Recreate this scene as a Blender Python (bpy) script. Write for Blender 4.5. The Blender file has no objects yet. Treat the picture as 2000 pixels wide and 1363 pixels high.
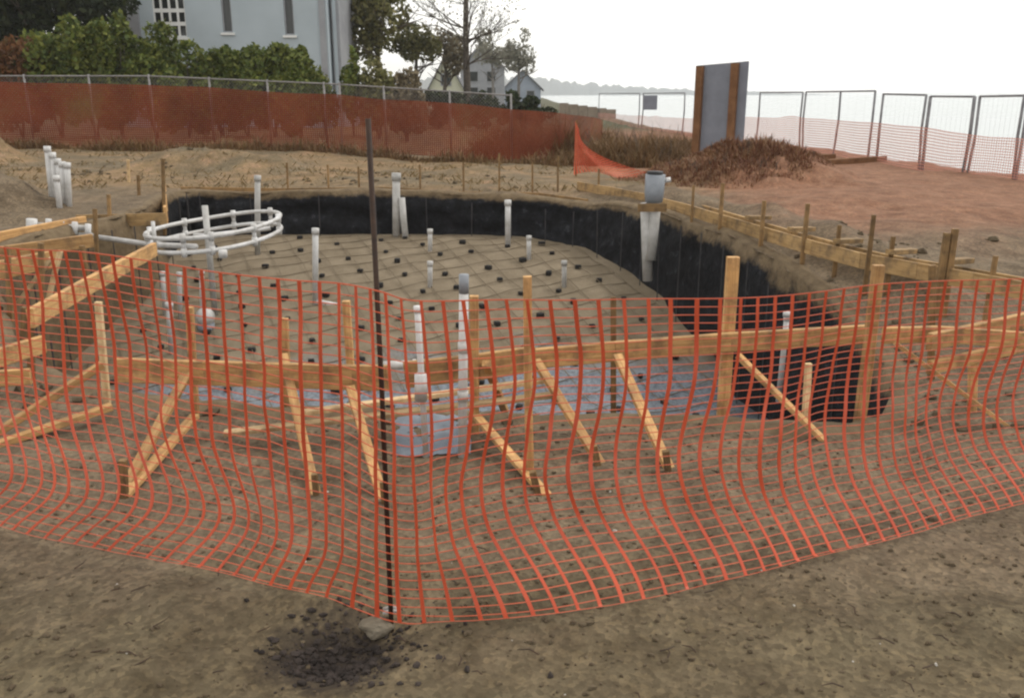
import bpy, bmesh, math, random
import numpy as np
from mathutils import Vector, Matrix
random.seed(7); RNG = np.random.default_rng(11)
SC = bpy.context.scene; COL = SC.collection
R = math.radians

# ------------------------------------------------------------------ camera, sky, sun, exposure
CH = 1.65; FPX = 1732.0; PITCH = 16.1
cam = bpy.data.cameras.new('camera'); camo = bpy.data.objects.new('camera', cam); COL.objects.link(camo)
camo.location = (0, 0, CH); camo.rotation_euler = (R(90 - PITCH), 0, 0)
cam.sensor_width = 36; cam.sensor_fit = 'HORIZONTAL'; cam.lens = FPX / 2000 * 36
cam.clip_start = 0.05; cam.clip_end = 20000
SC.camera = camo
SUN_EL, SUN_AZ = 52, 62           # azimuth clockwise from +Y (view direction)
w = bpy.data.worlds.new('World'); SC.world = w; w.use_nodes = True
nt = w.node_tree; nt.nodes.clear()
wo = nt.nodes.new('ShaderNodeOutputWorld'); mx = nt.nodes.new('ShaderNodeMixShader')
b1 = nt.nodes.new('ShaderNodeBackground'); b2 = nt.nodes.new('ShaderNodeBackground')
sky = nt.nodes.new('ShaderNodeTexSky'); sky.sky_type = 'NISHITA'; sky.sun_disc = False
sky.sun_elevation = R(SUN_EL); sky.sun_rotation = R(SUN_AZ)
b1.inputs[1].default_value = 0.1; nt.links.new(sky.outputs[0], b1.inputs[0])
b2.inputs[0].default_value = (1.0, 0.975, 0.93, 1); b2.inputs[1].default_value = 1.42   # even overcast cloud deck
mx.inputs[0].default_value = 0.9
nt.links.new(b1.outputs[0], mx.inputs[1]); nt.links.new(b2.outputs[0], mx.inputs[2]); nt.links.new(mx.outputs[0], wo.inputs[0])
sl = bpy.data.lights.new('sun', 'SUN'); sl.energy = 1.5; sl.angle = R(10); sl.color = (1, .955, .88)
so = bpy.data.objects.new('sun', sl); COL.objects.link(so)
sd = Vector((math.sin(R(SUN_AZ)) * math.cos(R(SUN_EL)), math.cos(R(SUN_AZ)) * math.cos(R(SUN_EL)), math.sin(R(SUN_EL))))
so.rotation_euler = sd.to_track_quat('Z', 'Y').to_euler(); so.location = (8, 8, 30)
SC.view_settings.view_transform = 'Standard'; SC.view_settings.look = 'None'
SC.view_settings.exposure = 0; SC.view_settings.gamma = 1; SC.view_settings.use_curve_mapping = False
SC.render.engine = 'CYCLES'
SC.cycles.pixel_filter_type = 'BLACKMAN_HARRIS'; SC.cycles.filter_width = 2.3
SC.cycles.volume_bounces = 3

# ------------------------------------------------------------------ pixel -> place helpers (photo pixels 2000 x 1363)
_p = R(PITCH); _f = np.array([0, math.cos(_p), -math.sin(_p)]); _d = np.array([0, -math.sin(_p), -math.cos(_p)]); _r = np.array([1., 0, 0])
def ray(px, py): return _f + _r * ((px - 1000) / FPX) + _d * ((py - 681.5) / FPX)
def on_z(px, py, z=0.0):
    d = ray(px, py); return Vector(np.array([0, 0, CH]) + d * ((z - CH) / d[2]))
def on_y(px, py, y):
    d = ray(px, py); return Vector(np.array([0, 0, CH]) + d * (y / d[1]))

# ------------------------------------------------------------------ noise
def _hash(i, j, s):
    n = (i * 374761393 + j * 668265263 + s * 1442695041) & 0x7fffffff
    n = ((n ^ (n >> 13)) * 1274126177) & 0x7fffffff
    return ((n ^ (n >> 16)) & 0xffff) / 65535.0
def vnoise(x, y, s=0):
    x = np.asarray(x, float); y = np.asarray(y, float)
    i = np.floor(x).astype(np.int64); j = np.floor(y).astype(np.int64)
    u = x - i; v = y - j; u = u * u * (3 - 2 * u); v = v * v * (3 - 2 * v)
    a = _hash(i, j, s); b = _hash(i + 1, j, s); c = _hash(i, j + 1, s); d = _hash(i + 1, j + 1, s)
    return (a * (1 - u) + b * u) * (1 - v) + (c * (1 - u) + d * u) * v - .5
def fbm(x, y, o=4, s=0):
    t = 0; a = 1.
    for k in range(o):
        t = t + a * vnoise(np.asarray(x) * 2**k + 17.3 * k, np.asarray(y) * 2**k - 9.1 * k, s + k); a *= .5
    return t
def sst(a, b, x):
    t = np.clip((np.asarray(x, float) - a) / (b - a), 0, 1); return t * t * (3 - 2 * t)

# ------------------------------------------------------------------ mesh helpers
def tag(o, label=None, cat=None, group=None, kind=None):
    if label: o['label'] = label
    if cat: o['category'] = cat
    if group: o['group'] = group
    if kind: o['kind'] = kind
    return o
def link(name, me, mat=None, parent=None):
    o = bpy.data.objects.new(name, me); COL.objects.link(o)
    if mat is not None and me is not None:
        me.materials.clear(); me.materials.append(mat)
    if parent is not None:
        o.parent = parent
    return o
def empty(name, loc=(0, 0, 0)):
    o = bpy.data.objects.new(name, None); COL.objects.link(o); o.location = loc; o.empty_display_size = .1
    return o
class MB:
    """collects vertices and faces of ONE object; world coordinates unless the parent has been moved"""
    def __init__(s): s.v = []; s.f = []
    def add(s, vs, fs):
        n = len(s.v); s.v += [tuple(v) for v in vs]; s.f += [tuple(i + n for i in f) for f in fs]; return s
    def box(s, lo, hi):
        x0, y0, z0 = lo; x1, y1, z1 = hi
        return s.add([(x0,y0,z0),(x1,y0,z0),(x1,y1,z0),(x0,y1,z0),(x0,y0,z1),(x1,y0,z1),(x1,y1,z1),(x0,y1,z1)],
                     [(0,3,2,1),(4,5,6,7),(0,1,5,4),(1,2,6,5),(2,3,7,6),(3,0,4,7)])
    def tube(s, pts, rad, n=10, caps=True, closed=False):
        pts = [Vector(p) for p in pts]; m = len(pts)
        rad = rad if hasattr(rad, '__len__') else [rad] * m
        vs = []; up = Vector((0.13, 0.31, 0.94)).normalized(); prev = None
        for i, p in enumerate(pts):
            if closed: t = pts[(i + 1) % m] - pts[i - 1]
            else: t = pts[min(i + 1, m - 1)] - pts[max(i - 1, 0)]
            t.normalize()
            a = prev - t * prev.dot(t) if prev is not None else (up.cross(t) if abs(up.dot(t)) < .95 else Vector((1, 0, 0)).cross(t))
            a.normalize(); prev = a; b = t.cross(a)
            for k in range(n):
                an = 2 * math.pi * k / n
                vs.append(p + (a * math.cos(an) + b * math.sin(an)) * rad[i])
        fs = []
        for i in range(m if closed else m - 1):
            j = (i + 1) % m
            for k in range(n):
                fs.append((i*n + k, i*n + (k+1) % n, j*n + (k+1) % n, j*n + k))
        if caps and not closed:
            fs.append(tuple(range(n))[::-1]); fs.append(tuple((m-1)*n + k for k in range(n)))
        return s.add(vs, fs)
    def build(s, name, mat, parent=None, smooth=False, origin=None):
        me = bpy.data.meshes.new(name)
        v = s.v
        if origin is not None: v = [(a[0]-origin[0], a[1]-origin[1], a[2]-origin[2]) for a in v]
        me.from_pydata(v, [], s.f); me.update()
        if smooth: me.polygons.foreach_set('use_smooth', [True] * len(me.polygons))
        o = link(name, me, mat, parent)
        if origin is not None: o.location = origin
        return o
def npmesh(name, verts, quads, mat, parent=None, smooth=False):
    me = bpy.data.meshes.new(name); verts = np.asarray(verts, np.float32); quads = np.asarray(quads, np.int32)
    k = quads.shape[1]
    me.vertices.add(len(verts)); me.vertices.foreach_set('co', verts.ravel())
    me.loops.add(quads.size); me.loops.foreach_set('vertex_index', quads.ravel())
    me.polygons.add(len(quads)); me.polygons.foreach_set('loop_start', np.arange(0, quads.size, k, dtype=np.int32))
    me.polygons.foreach_set('use_smooth', np.full(len(quads), smooth)); me.update(calc_edges=True); me.validate()
    return link(name, me, mat, parent)
_beam_cache = {}
def beam(name, p0, p1, wd, ht, mat, parent=None, roll=0.0, up=(0, 0, 1), taper=None):
    """a sawn timber from p0 to p1; local X runs along the grain; slightly chamfered edges"""
    p0 = Vector(p0); p1 = Vector(p1); L = (p1 - p0).length
    c = min(wd, ht) * .09; a, b = wd / 2, ht / 2
    prof = [(-a+c,-b),(a-c,-b),(a,-b+c),(a,b-c),(a-c,b),(-a+c,b),(-a,b-c),(-a,-b+c)]
    mb = MB(); vs = []; nseg = max(1, int(L / .45)); bow = random.uniform(-1, 1) * .004 * L
    for i in range(nseg + 1):
        t = i / nseg; k = 1.0
        if taper and i == nseg: k = taper
        for y, z in prof: vs.append((t * L, y * k + bow * 4 * t * (1-t), z * k))
    fs = [(i*8 + k, (i+1)*8 + k, (i+1)*8 + (k+1) % 8, i*8 + (k+1) % 8) for i in range(nseg) for k in range(8)]
    fs += [tuple(range(8)), tuple(nseg*8 + k for k in range(8))[::-1]]
    mb.add(vs, fs); o = mb.build(name, mat, parent)
    x = (p1 - p0).normalized(); u = Vector(up)
    if abs(u.dot(x)) > .97: u = Vector((0, 1, 0))
    y = u.cross(x).normalized(); z = x.cross(y)
    M = Matrix((x, y, z)).transposed().to_4x4() @ Matrix.Rotation(roll, 4, 'X')
    M.translation = p0
    o.matrix_world = M if parent is None else Matrix.Translation(-Vector(parent.location)) @ M
    o.matrix_local = o.matrix_world if parent is None else Matrix.Translation(-Vector(parent.location)) @ M
    return o

# ------------------------------------------------------------------ materials
def newmat(name):
    m = bpy.data.materials.new(name); m.use_nodes = True; t = m.node_tree
    return m, t, t.nodes['Principled BSDF']
def N(t, kind, **kw):
    n = t.nodes.new(kind)
    for k, v in kw.items(): setattr(n, k, v)
    return n
def ramp(t, src, stops):
    r = N(t, 'ShaderNodeValToRGB'); e = r.color_ramp.elements
    while len(e) < len(stops): e.new(.5)
    for x, (p, c) in zip(e, stops): x.position = p; x.color = (*c, 1) if len(c) == 3 else c
    t.links.new(src, r.inputs[0]); return r.outputs[0]
def noise(t, vec, scale, detail=4, rough=.6, dist=0):
    n = N(t, 'ShaderNodeTexNoise'); n.inputs['Scale'].default_value = scale; n.inputs['Detail'].default_value = detail
    n.inputs['Roughness'].default_value = rough; n.inputs['Distortion'].default_value = dist
    if vec is not None: t.links.new(vec, n.inputs['Vector'])
    return n.outputs['Fac']
def mixc(t, fac, a, b, mode='MIX'):
    m = N(t, 'ShaderNodeMix', data_type='RGBA', blend_type=mode)
    for i, v in ((0, fac), (6, a), (7, b)):
        if hasattr(v, 'is_linked') or isinstance(v, bpy.types.NodeSocket): t.links.new(v, m.inputs[i])
        elif i == 0: m.inputs[0].default_value = v
        else: m.inputs[i].default_value = (*v, 1)
    return m.outputs[2]
def math_(t, op, a, b=None, clamp=False):
    m = N(t, 'ShaderNodeMath', operation=op); m.use_clamp = clamp
    for i, v in ((0, a), (1, b)):
        if v is None: continue
        if isinstance(v, bpy.types.NodeSocket): t.links.new(v, m.inputs[i])
        else: m.inputs[i].default_value = v
    return m.outputs[0]
def bump(t, bsdf, h, strength, dist=.01):
    b = N(t, 'ShaderNodeBump'); b.inputs['Strength'].default_value = strength; b.inputs['Distance'].default_value = dist
    t.links.new(h, b.inputs['Height']); t.links.new(b.outputs[0], bsdf.inputs['Normal'])
def mottled(name, c1, c2, scale=8, rough=.7, bumps=.2, bdist=.005, coord='Object', spec=.3, rand=0.0, c3=None):
    m, t, b = newmat(name); tc = N(t, 'ShaderNodeTexCoord')
    n = noise(t, tc.outputs[coord], scale, 5, .65)
    col = ramp(t, n, [(.32, c1), (.68, c2)] if c3 is None else [(.3, c1), (.55, c2), (.75, c3)])
    if rand:
        oi = N(t, 'ShaderNodeObjectInfo'); hs = N(t, 'ShaderNodeHueSaturation')
        mr = N(t, 'ShaderNodeMapRange'); mr.inputs[3].default_value = 1 - rand; mr.inputs[4].default_value = 1 + rand
        t.links.new(oi.outputs['Random'], mr.inputs[0]); t.links.new(mr.outputs[0], hs.inputs['Value']); t.links.new(col, hs.inputs['Color']); col = hs.outputs[0]
    t.links.new(col, b.inputs['Base Color']); b.inputs['Roughness'].default_value = rough
    b.inputs['Specular IOR Level'].default_value = spec
    if bumps: bump(t, b, noise(t, tc.outputs[coord], scale * 4, 4, .7), bumps, bdist)
    return m
def wood(name, c1, c2, dirt, rand=.27):
    m, t, b = newmat(name); tc = N(t, 'ShaderNodeTexCoord'); mp = N(t, 'ShaderNodeMapping')
    mp.inputs['Scale'].default_value = (1.6, 28, 28); t.links.new(tc.outputs['Object'], mp.inputs[0])
    oi = N(t, 'ShaderNodeObjectInfo'); ad = N(t, 'ShaderNodeVectorMath', operation='ADD')
    t.links.new(mp.outputs[0], ad.inputs[0]); t.links.new(oi.outputs['Random'], ad.inputs[1])
    g = noise(t, ad.outputs[0], 2.2, 5, .6, .6)
    col = ramp(t, g, [(.3, c1), (.62, c2)])
    d = noise(t, tc.outputs['Object'], 7, 5, .7)
    col = mixc(t, ramp(t, d, [(.46, (0, 0, 0)), (.68, (.85, .85, .85))]), col, dirt)
    hs = N(t, 'ShaderNodeHueSaturation'); mr = N(t, 'ShaderNodeMapRange'); mr.inputs[3].default_value = 1 - rand; mr.inputs[4].default_value = 1 + rand
    t.links.new(oi.outputs['Random'], mr.inputs[0]); t.links.new(mr.outputs[0], hs.inputs['Value']); t.links.new(col, hs.inputs['Color'])
    t.links.new(hs.outputs[0], b.inputs['Base Color']); b.inputs['Roughness'].default_value = .72; b.inputs['Specular IOR Level'].default_value = .25
    bump(t, b, g, .25, .004); return m
M = {}
M['lumber'] = wood('new_lumber', (.34, .18, .066), (.55, .33, .14), (.18, .105, .055))
M['lath'] = wood('pale_lath', (.50, .34, .17), (.68, .50, .29), (.27, .17, .09))
M['worn'] = wood('worn_form_board', (.25, .15, .06), (.42, .275, .125), (.14, .095, .055))
M['old_wood'] = wood('weathered_wood', (.17, .10, .042), (.29, .18, .08), (.1, .065, .035))
M['pvc'] = mottled('white_pvc', (.36, .345, .32), (.66, .66, .66), 5, .42, .05, coord='Object', spec=.5, rand=.06)
M['pvc_dirty'] = mottled('dusty_pvc', (.30, .29, .27), (.48, .475, .46), 7, .55, .08, rand=.1)
M['pvc_grey'] = mottled('grey_pvc', (.19, .21, .235), (.28, .30, .33), 7, .5, .08)
M['black_cap'] = mottled('black_plastic', (.01, .01, .012), (.03, .03, .03), 6, .5, .1)
M['net'] = mottled('orange_safety_net', (.42, .056, .02), (.60, .092, .036), 2.2, .45, .0, spec=.45)
M['net_thread'] = mottled('thin_net_thread', (.52, .085, .035), (.64, .13, .06), 3, .45, 0, spec=.5)
M['net_back'] = mottled('shade_darkened_net', (.12, .030, .015), (.21, .056, .026), .55, .7, 0, spec=.1, c3=(.2, .10, .042))  # shading and the dark hedge behind the mesh are put into this colour
M['net_sea'] = mottled('pale_orange_net', (.6, .25, .19), (.72, .36, .29), .9, .6, 0)
M['net_bright'] = mottled('bright_orange_net', (.75, .10, .05), (.85, .2, .12), 2, .5, 0)
M['rebar'] = mottled('dark_rusty_steel', (.018, .012, .010), (.06, .032, .02), 14, .7, .3)
M['mat_bar'] = mottled('dusty_rebar', (.13, .10, .066), (.19, .15, .10), 10, .85, .2)
M['wall_bar'] = mottled('grey_rebar', (.03, .03, .034), (.075, .07, .07), 10, .8, .2)
M['block'] = mottled('dark_spacer', (.012, .012, .012), (.035, .032, .03), 12, .9, .3)
M['galv'] = mottled('galvanised_steel', (.17, .16, .155), (.26, .25, .245), 12, .6, .05)
M['sea_post'] = mottled('dull_steel', (.13, .13, .14), (.24, .24, .25), 8, .6, .05)
M['sign_panel'] = mottled('grey_painted_plywood', (.155, .17, .205), (.2, .22, .26), 3, .7, .05)
M['sign_post'] = mottled('brown_timber', (.11, .05, .02), (.2, .1, .045), 6, .8, .2)
M['siding'] = mottled('pale_grey_siding', (.34, .395, .43), (.39, .45, .49), .6, .6, .04)
M['trim'] = mottled('grey_trim', (.24, .25, .27), (.3, .31, .33), 2, .6, .05)
M['white_trim'] = mottled('white_trim', (.62, .63, .62), (.7, .71, .7), 2, .5, 0)
M['sheet'] = mottled('blue_grey_plastic_sheet', (.10, .12, .145), (.19, .215, .25), 6, .6, .3, .01, spec=.3)
M['bark'] = mottled('bark', (.05, .04, .032), (.13, .11, .09), 8, .9, .5, .02)
M['pale_bark'] = mottled('washed_out_bark', (.12, .11, .10), (.2, .185, .17), 8, .9, .4, .02)  # overexposed paleness of distant trees painted into the bark
M['roof'] = mottled('grey_shingle', (.11, .11, .12), (.18, .18, .19), 3, .85, .2)
M['stone'] = mottled('pale_pebble', (.3, .27, .22), (.62, .6, .55), 3, .8, .2, rand=.2)
M['stucco'] = mottled('tan_wall', (.2, .16, .12), (.28, .23, .18), 2, .8, .1)
def glassmat():
    m, t, b = newmat('window_glass'); b.inputs['Base Color'].default_value = (.02, .024, .024, 1); b.inputs['Roughness'].default_value = .12
    tc = N(t, 'ShaderNodeTexCoord'); bump(t, b, noise(t, tc.outputs['Object'], 1.5, 2), .05, .02); return m
M['glass'] = glassmat()
def leafmat(name, cs, trans=.25):
    m, t, b = newmat(name); g = N(t, 'ShaderNodeNewGeometry'); tc = N(t, 'ShaderNodeTexCoord')
    col = ramp(t, g.outputs['Random Per Island'], [(i / (len(cs) - 1), c) for i, c in enumerate(cs)])
    nz = noise(t, tc.outputs['Object'], .9, 3); col = mixc(t, ramp(t, nz, [(.35, (0, 0, 0)), (.65, (.6, .6, .6))]), col, cs[0])
    t.links.new(col, b.inputs['Base Color']); b.inputs['Roughness'].default_value = .65; b.inputs['Specular IOR Level'].default_value = .25
    tr = N(t, 'ShaderNodeBsdfTranslucent'); t.links.new(col, tr.inputs[0]); ms = N(t, 'ShaderNodeMixShader'); ms.inputs[0].default_value = trans
    t.links.new(b.outputs[0], ms.inputs[1]); t.links.new(tr.outputs[0], ms.inputs[2]); t.links.new(ms.outputs[0], t.nodes['Material Output'].inputs[0]); return m
M['leaf_hedge'] = leafmat('hedge_leaf', [(.04, .062, .015), (.13, .17, .03), (.23, .24, .05), (.075, .11, .022)])
M['leaf_dark'] = leafmat('dark_leaf', [(.012, .02, .01), (.03, .045, .016), (.05, .06, .02)])
M['leaf_olive'] = leafmat('olive_leaf', [(.09, .095, .035), (.2, .195, .07), (.26, .23, .1)])
M['leaf_brown'] = leafmat('autumn_leaf', [(.12, .1, .065), (.22, .18, .11), (.27, .22, .14)])
M['leaf_pale'] = leafmat('washed_out_leaf', [(.2, .2, .16), (.3, .29, .23), (.36, .34, .28)])  # bright sky bleeding over the far crowns is put into the leaf colour
M['leaf_rust'] = leafmat('rust_leaf', [(.12, .05, .018), (.2, .085, .03), (.1, .08, .03)])
M['dry'] = leafmat('dry_brush', [(.10, .055, .026), (.2, .11, .05), (.25, .155, .07), (.15, .11, .045)], .2)
M['dry_red'] = leafmat('reddish_brush', [(.11, .045, .026), (.21, .09, .05), (.26, .14, .065), (.19, .12, .05)], .15)
M['straw'] = leafmat('straw', [(.14, .095, .04), (.26, .18, .08), (.2, .15, .07), (.09, .07, .035)], .2)

# ------------------------------------------------------------------ the place: heights
POOL = np.array([(-2.3,4.85),(-1.7,4.66),(-.9,4.6),(-.1,4.54),(.8,4.52),(1.45,4.36),(1.85,4.42),(2.18,4.85),(2.36,5.7),(2.27,6.8),(2.06,7.9),
    (1.78,9.1),(1.4,10.15),(.7,11.2),(-.5,11.6),(-2.1,11.62),(-4.0,11.5),(-4.25,11.1),(-4.05,9.6),(-4.2,8.7),(-4.3,7.5),(-3.7,6.3),(-3.0,5.4)])
def catmull(P, n, closed=True):
    P = np.asarray(P, float); m = len(P); out = []
    segs = m if closed else m - 1
    for i in range(segs):
        g = lambda k: P[k % m] if closed else P[min(max(k, 0), m - 1)]
        a, b, c, d = g(i-1), g(i), g(i+1), g(i+2)
        for k in range(n):
            t = k / n; out.append(.5 * (2*b + (c-a)*t + (2*a-5*b+4*c-d)*t*t + (3*b-a-3*c+d)*t**3))
    if not closed: out.append(P[-1])
    return np.array(out)
RIM = catmull(POOL, 10)
def inside(x, y, poly):
    x = np.asarray(x, float); y = np.asarray(y, float); r = np.zeros(x.shape, bool)
    x0, y0 = poly[:, 0], poly[:, 1]; x1, y1 = np.roll(x0, -1), np.roll(y0, -1)
    for a, b, c, d in zip(x0, y0, x1, y1):
        if b == d: continue
        k = ((b > y) != (d > y)) & (x < (c - a) * (y - b) / (d - b) + a); r ^= k
    return r
def coast_x(y): y = np.asarray(y, float); return np.interp(y, [-60, 0, 16.6, 27.4, 36, 44, 69, 110, 200, 420], [12.5, 10.8, 10.0, 9.2, 7.9, 6.7, 6.2, 6.5, 8, 12])
SEA = -2.3
def mound(x, y, cx, cy, rx, ry, h, s):
    d = np.sqrt(((x-cx)/rx)**2 + ((y-cy)/ry)**2) + .35 * fbm(x*1.3, y*1.3, 3, s)
    return h * sst(1.15, .1, d) * (1 + .3 * fbm(x*2.2, y*2.2, 3, s+5))
def G(x, y):
    x = np.asarray(x, float); y = np.asarray(y, float)
    z = .38 * sst(4.7, 8.4, y)
    z = z - .36 * sst(13, 21, y) * np.maximum(sst(-7, 0, x), .2) - .18 * sst(4.5, 9, x) * sst(5, 9, y)*(1 - sst(13, 21, y))
    z = z + .10 * fbm(x*.55, y*.55, 3, 3) * sst(.2, 3, np.abs(y - 3)) + .035 * fbm(x*1.7, y*1.7, 3, 9)
    z = z + mound(x, y, -6.9, 9.6, 1.9, 1.7, .62, 21) + mound(x, y, -5.3, 15.8, 1.9, 1.2, .34, 22) + mound(x, y, -11.6, 18.6, 1.9, 1.2, .75, 23)
    z = z + mound(x, y, 3.95, 14.2, 1.9, 1.6, .5, 24) + mound(x, y, -.9, 15.6, 1.5, .8, .13, 25)
    # low backfill berm outside the right-hand rim form
    z = z + .17 * np.exp(-((x - (np.interp(y, [5, 7, 9, 11, 12], [3.05, 2.95, 2.55, 1.7, 1.2]))) / .33)**2) * sst(5, 6, y) * sst(12.3, 11, y) * (1 + .5 * fbm(x*3, y*3, 2, 31))
    z = z - .07 * np.exp(-(((x + .56) / .16)**2 + ((y - 2.40) / .14)**2))     # dug-up hollow by the rod
    c = coast_x(y); z = np.where(y > 0, z, z) * (1 - sst(0, 3, x - c)) + (SEA - 1.2) * sst(.2, 5, x - c)
    return z
def g1(x, y): return float(G(np.array([x]), np.array([y]))[0])
def on_g(px, py, dz=0.0):
    d = ray(px, py); T = np.concatenate([np.arange(1.5, 8, .02), np.arange(8, 60, .06)])
    x, y, z = d[0] * T, d[1] * T, CH + d[2] * T; g = G(x, y) + dz; k = int(np.argmax(z <= g))
    return Vector((x[k], y[k], g[k] - dz))
def F(x, y):
    s = np.clip((11.6 - np.asarray(y, float)) / 4.1, 0, 1)
    return -.12 - .88 * s**1.5 + .02 * fbm(np.asarray(x)*1.4, np.asarray(y)*1.4, 3, 40) + .012 * fbm(np.asarray(x)*5, np.asarray(y)*5, 2, 41)
def f1(x, y): return float(F(np.array([x]), np.array([y]))[0])

# ------------------------------------------------------------------ ground
def soilmat():
    m, t, b = newmat('bare_soil'); tc = N(t, 'ShaderNodeTexCoord'); P = tc.outputs['Object']
    sp = N(t, 'ShaderNodeSeparateXYZ'); t.links.new(P, sp.inputs[0]); X, Y = sp.outputs[0], sp.outputs[1]
    big = noise(t, P, .9, 5, .6); mid = noise(t, P, 4.5, 6, .68); fine = noise(t, P, 22, 6, .75)
    base = ramp(t, mid, [(.3, (.070, .052, .029)), (.5, (.125, .098, .060)), (.7, (.17, .134, .084))])
    olive = ramp(t, mid, [(.3, (.084, .067, .041)), (.7, (.158, .129, .080))])
    col = mixc(t, ramp(t, big, [(.42, (0, 0, 0)), (.62, (1, 1, 1))]), base, olive)
    wob = math_(t, 'MULTIPLY', math_(t, 'SUBTRACT', noise(t, P, .8, 5, .65), .5), 3.2)
    def region(a0, a1, src):
        mr = N(t, 'ShaderNodeMapRange'); mr.interpolation_type = 'SMOOTHSTEP'; mr.inputs[1].default_value = a0; mr.inputs[2].default_value = a1
        t.links.new(math_(t, 'ADD', src, wob), mr.inputs[0]); return mr.outputs[0]
    # paler, pinker earth inside the net, tan beyond the pool, red clay on the seaward side
    near = region(2.2, 3.4, Y); col = mixc(t, math_(t, 'MULTIPLY', near, .6), col, ramp(t, mid, [(.3, (.115, .082, .056)), (.7, (.215, .162, .115))]))
    far = region(10.5, 13, Y); tan = ramp(t, mid, [(.3, (.15, .105, .052)), (.5, (.22, .15, .08)), (.7, (.32, .2, .125))])
    tan = mixc(t, ramp(t, noise(t, P, .75, 6, .65, .5), [(.42, (0, 0, 0)), (.6, (.85, .85, .85))]), tan, ramp(t, mid, [(.3, (.09, .072, .045)), (.7, (.175, .145, .098))]))
    col = mixc(t, far, col, tan)
    red = math_(t, 'MULTIPLY', region(1.6, 3.6, X), region(7.0, 10.0, Y))
    rc = ramp(t, mid, [(.3, (.15, .072, .042)), (.5, (.225, .115, .07)), (.7, (.29, .165, .105))])
    col = mixc(t, red, col, rc)
    col = mixc(t, region(36, 46, Y), col, ramp(t, mid, [(.3, (.06, .062, .034)), (.7, (.12, .115, .065))]))
    # loose gravel grains and darker crumbs
    vo = N(t, 'ShaderNodeTexVoronoi'); vo.inputs['Scale'].default_value = 55; t.links.new(P, vo.inputs['Vector'])
    gr = ramp(t, vo.outputs['Color'], [(.1, (.62, .62, .62)), (.6, (1, 1, 1)), (.95, (1.35, 1.32, 1.25))])
    col = mixc(t, .8, col, gr, 'MULTIPLY')
    col = mixc(t, .75, col, ramp(t, noise(t, P, 2.1, 7, .72, .4), [(.3, (.58, .56, .54)), (.5, (1, 1, 1)), (.72, (1.22, 1.2, 1.15))]), 'MULTIPLY')
    col = mixc(t, ramp(t, fine, [(.52, (0, 0, 0)), (.68, (.65, .65, .65))]), col, (.06, .045, .028))
    # wet peat thrown up around the rod
    vd = N(t, 'ShaderNodeVectorMath', operation='DISTANCE'); vd.inputs[1].default_value = (-.555, 2.40, 0)
    mp = N(t, 'ShaderNodeMapping'); mp.inputs['Scale'].default_value = (1, 1, 0); t.links.new(P, mp.inputs[0]); t.links.new(mp.outputs[0], vd.inputs[0])
    dd = math_(t, 'ADD', vd.outputs['Value'], math_(t, 'MULTIPLY', math_(t, 'SUBTRACT', noise(t, P, 9, 5, .7), .5), .36))
    col = mixc(t, ramp(t, dd, [(.07, (.9, .9, .9)), (.16, (.7, .7, .7)), (.25, (0, 0, 0))]), col, (.030, .024, .021))
    t.links.new(col, b.inputs['Base Color']); b.inputs['Roughness'].default_value = .93; b.inputs['Specular IOR Level'].default_value = .15
    h = math_(t, 'ADD', math_(t, 'MULTIPLY', fine, .5), math_(t, 'ADD', math_(t, 'MULTIPLY', vo.outputs['Distance'], .25), mid))
    bump(t, b, h, .5, .02); return m
M['soil'] = soilmat()
def grid_axis(parts):
    return np.unique(np.concatenate([np.arange(a, b, s) for a, b, s in parts]).round(4))
xs = grid_axis([(-2600, -300, 300), (-300, -60, 30), (-60, -14, 2.5), (-14, -8, .25), (-8, 7, .055), (7, 20, .3), (20, 60, 5), (60, 300, 60), (300, 5000, 600)])
ys = grid_axis([(-300, -20, 40), (-20, 1.0, 1.5), (1.0, 3.0, .03), (3.0, 13, .055), (13, 32, .22), (32, 80, 1.5), (80, 300, 12), (300, 4600, 300)])
X, Y = np.meshgrid(xs, ys); Z = G(X, Y)
nearm = sst(9, 4, Y); Z = Z + nearm * (.03 * fbm(X*3.1, Y*3.1, 4, 60) + .016 * np.maximum(fbm(X*9, Y*9, 3, 70), -.1))
ins = np.zeros(X.shape, bool); sel = (X > -5) & (X < 3) & (Y > 4) & (Y < 12.2); ins[sel] = inside(X[sel], Y[sel], RIM)
nx = len(xs); idx = np.arange(X.size).reshape(X.shape)
q = np.stack([idx[:-1, :-1], idx[:-1, 1:], idx[1:, 1:], idx[1:, :-1]], -1).reshape(-1, 4)
allin = ins.ravel()[q].sum(1) >= 3
used = np.zeros(X.size, bool); used[q[~allin].ravel()] = True; fixv = np.where(used & ins.ravel())[0]     # loose verts inside the outline are pulled back onto it
Xf, Yf, Zf = X.ravel(), Y.ravel(), Z.ravel()
for i_ in fixv:
    d2 = (RIM[:, 0] - Xf[i_])**2 + (RIM[:, 1] - Yf[i_])**2; j_ = int(d2.argmin()); Xf[i_], Yf[i_] = RIM[j_] + .03 * (RIM[j_] - RIM.mean(0)) / np.linalg.norm(RIM[j_] - RIM.mean(0))
Z = Zf.reshape(Z.shape); X = Xf.reshape(X.shape); Y = Yf.reshape(Y.shape)
tag(npmesh('ground', np.stack([X, Y, Z], -1).reshape(-1, 3), q[~allin], M['soil'], smooth=True), kind='structure')

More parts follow.
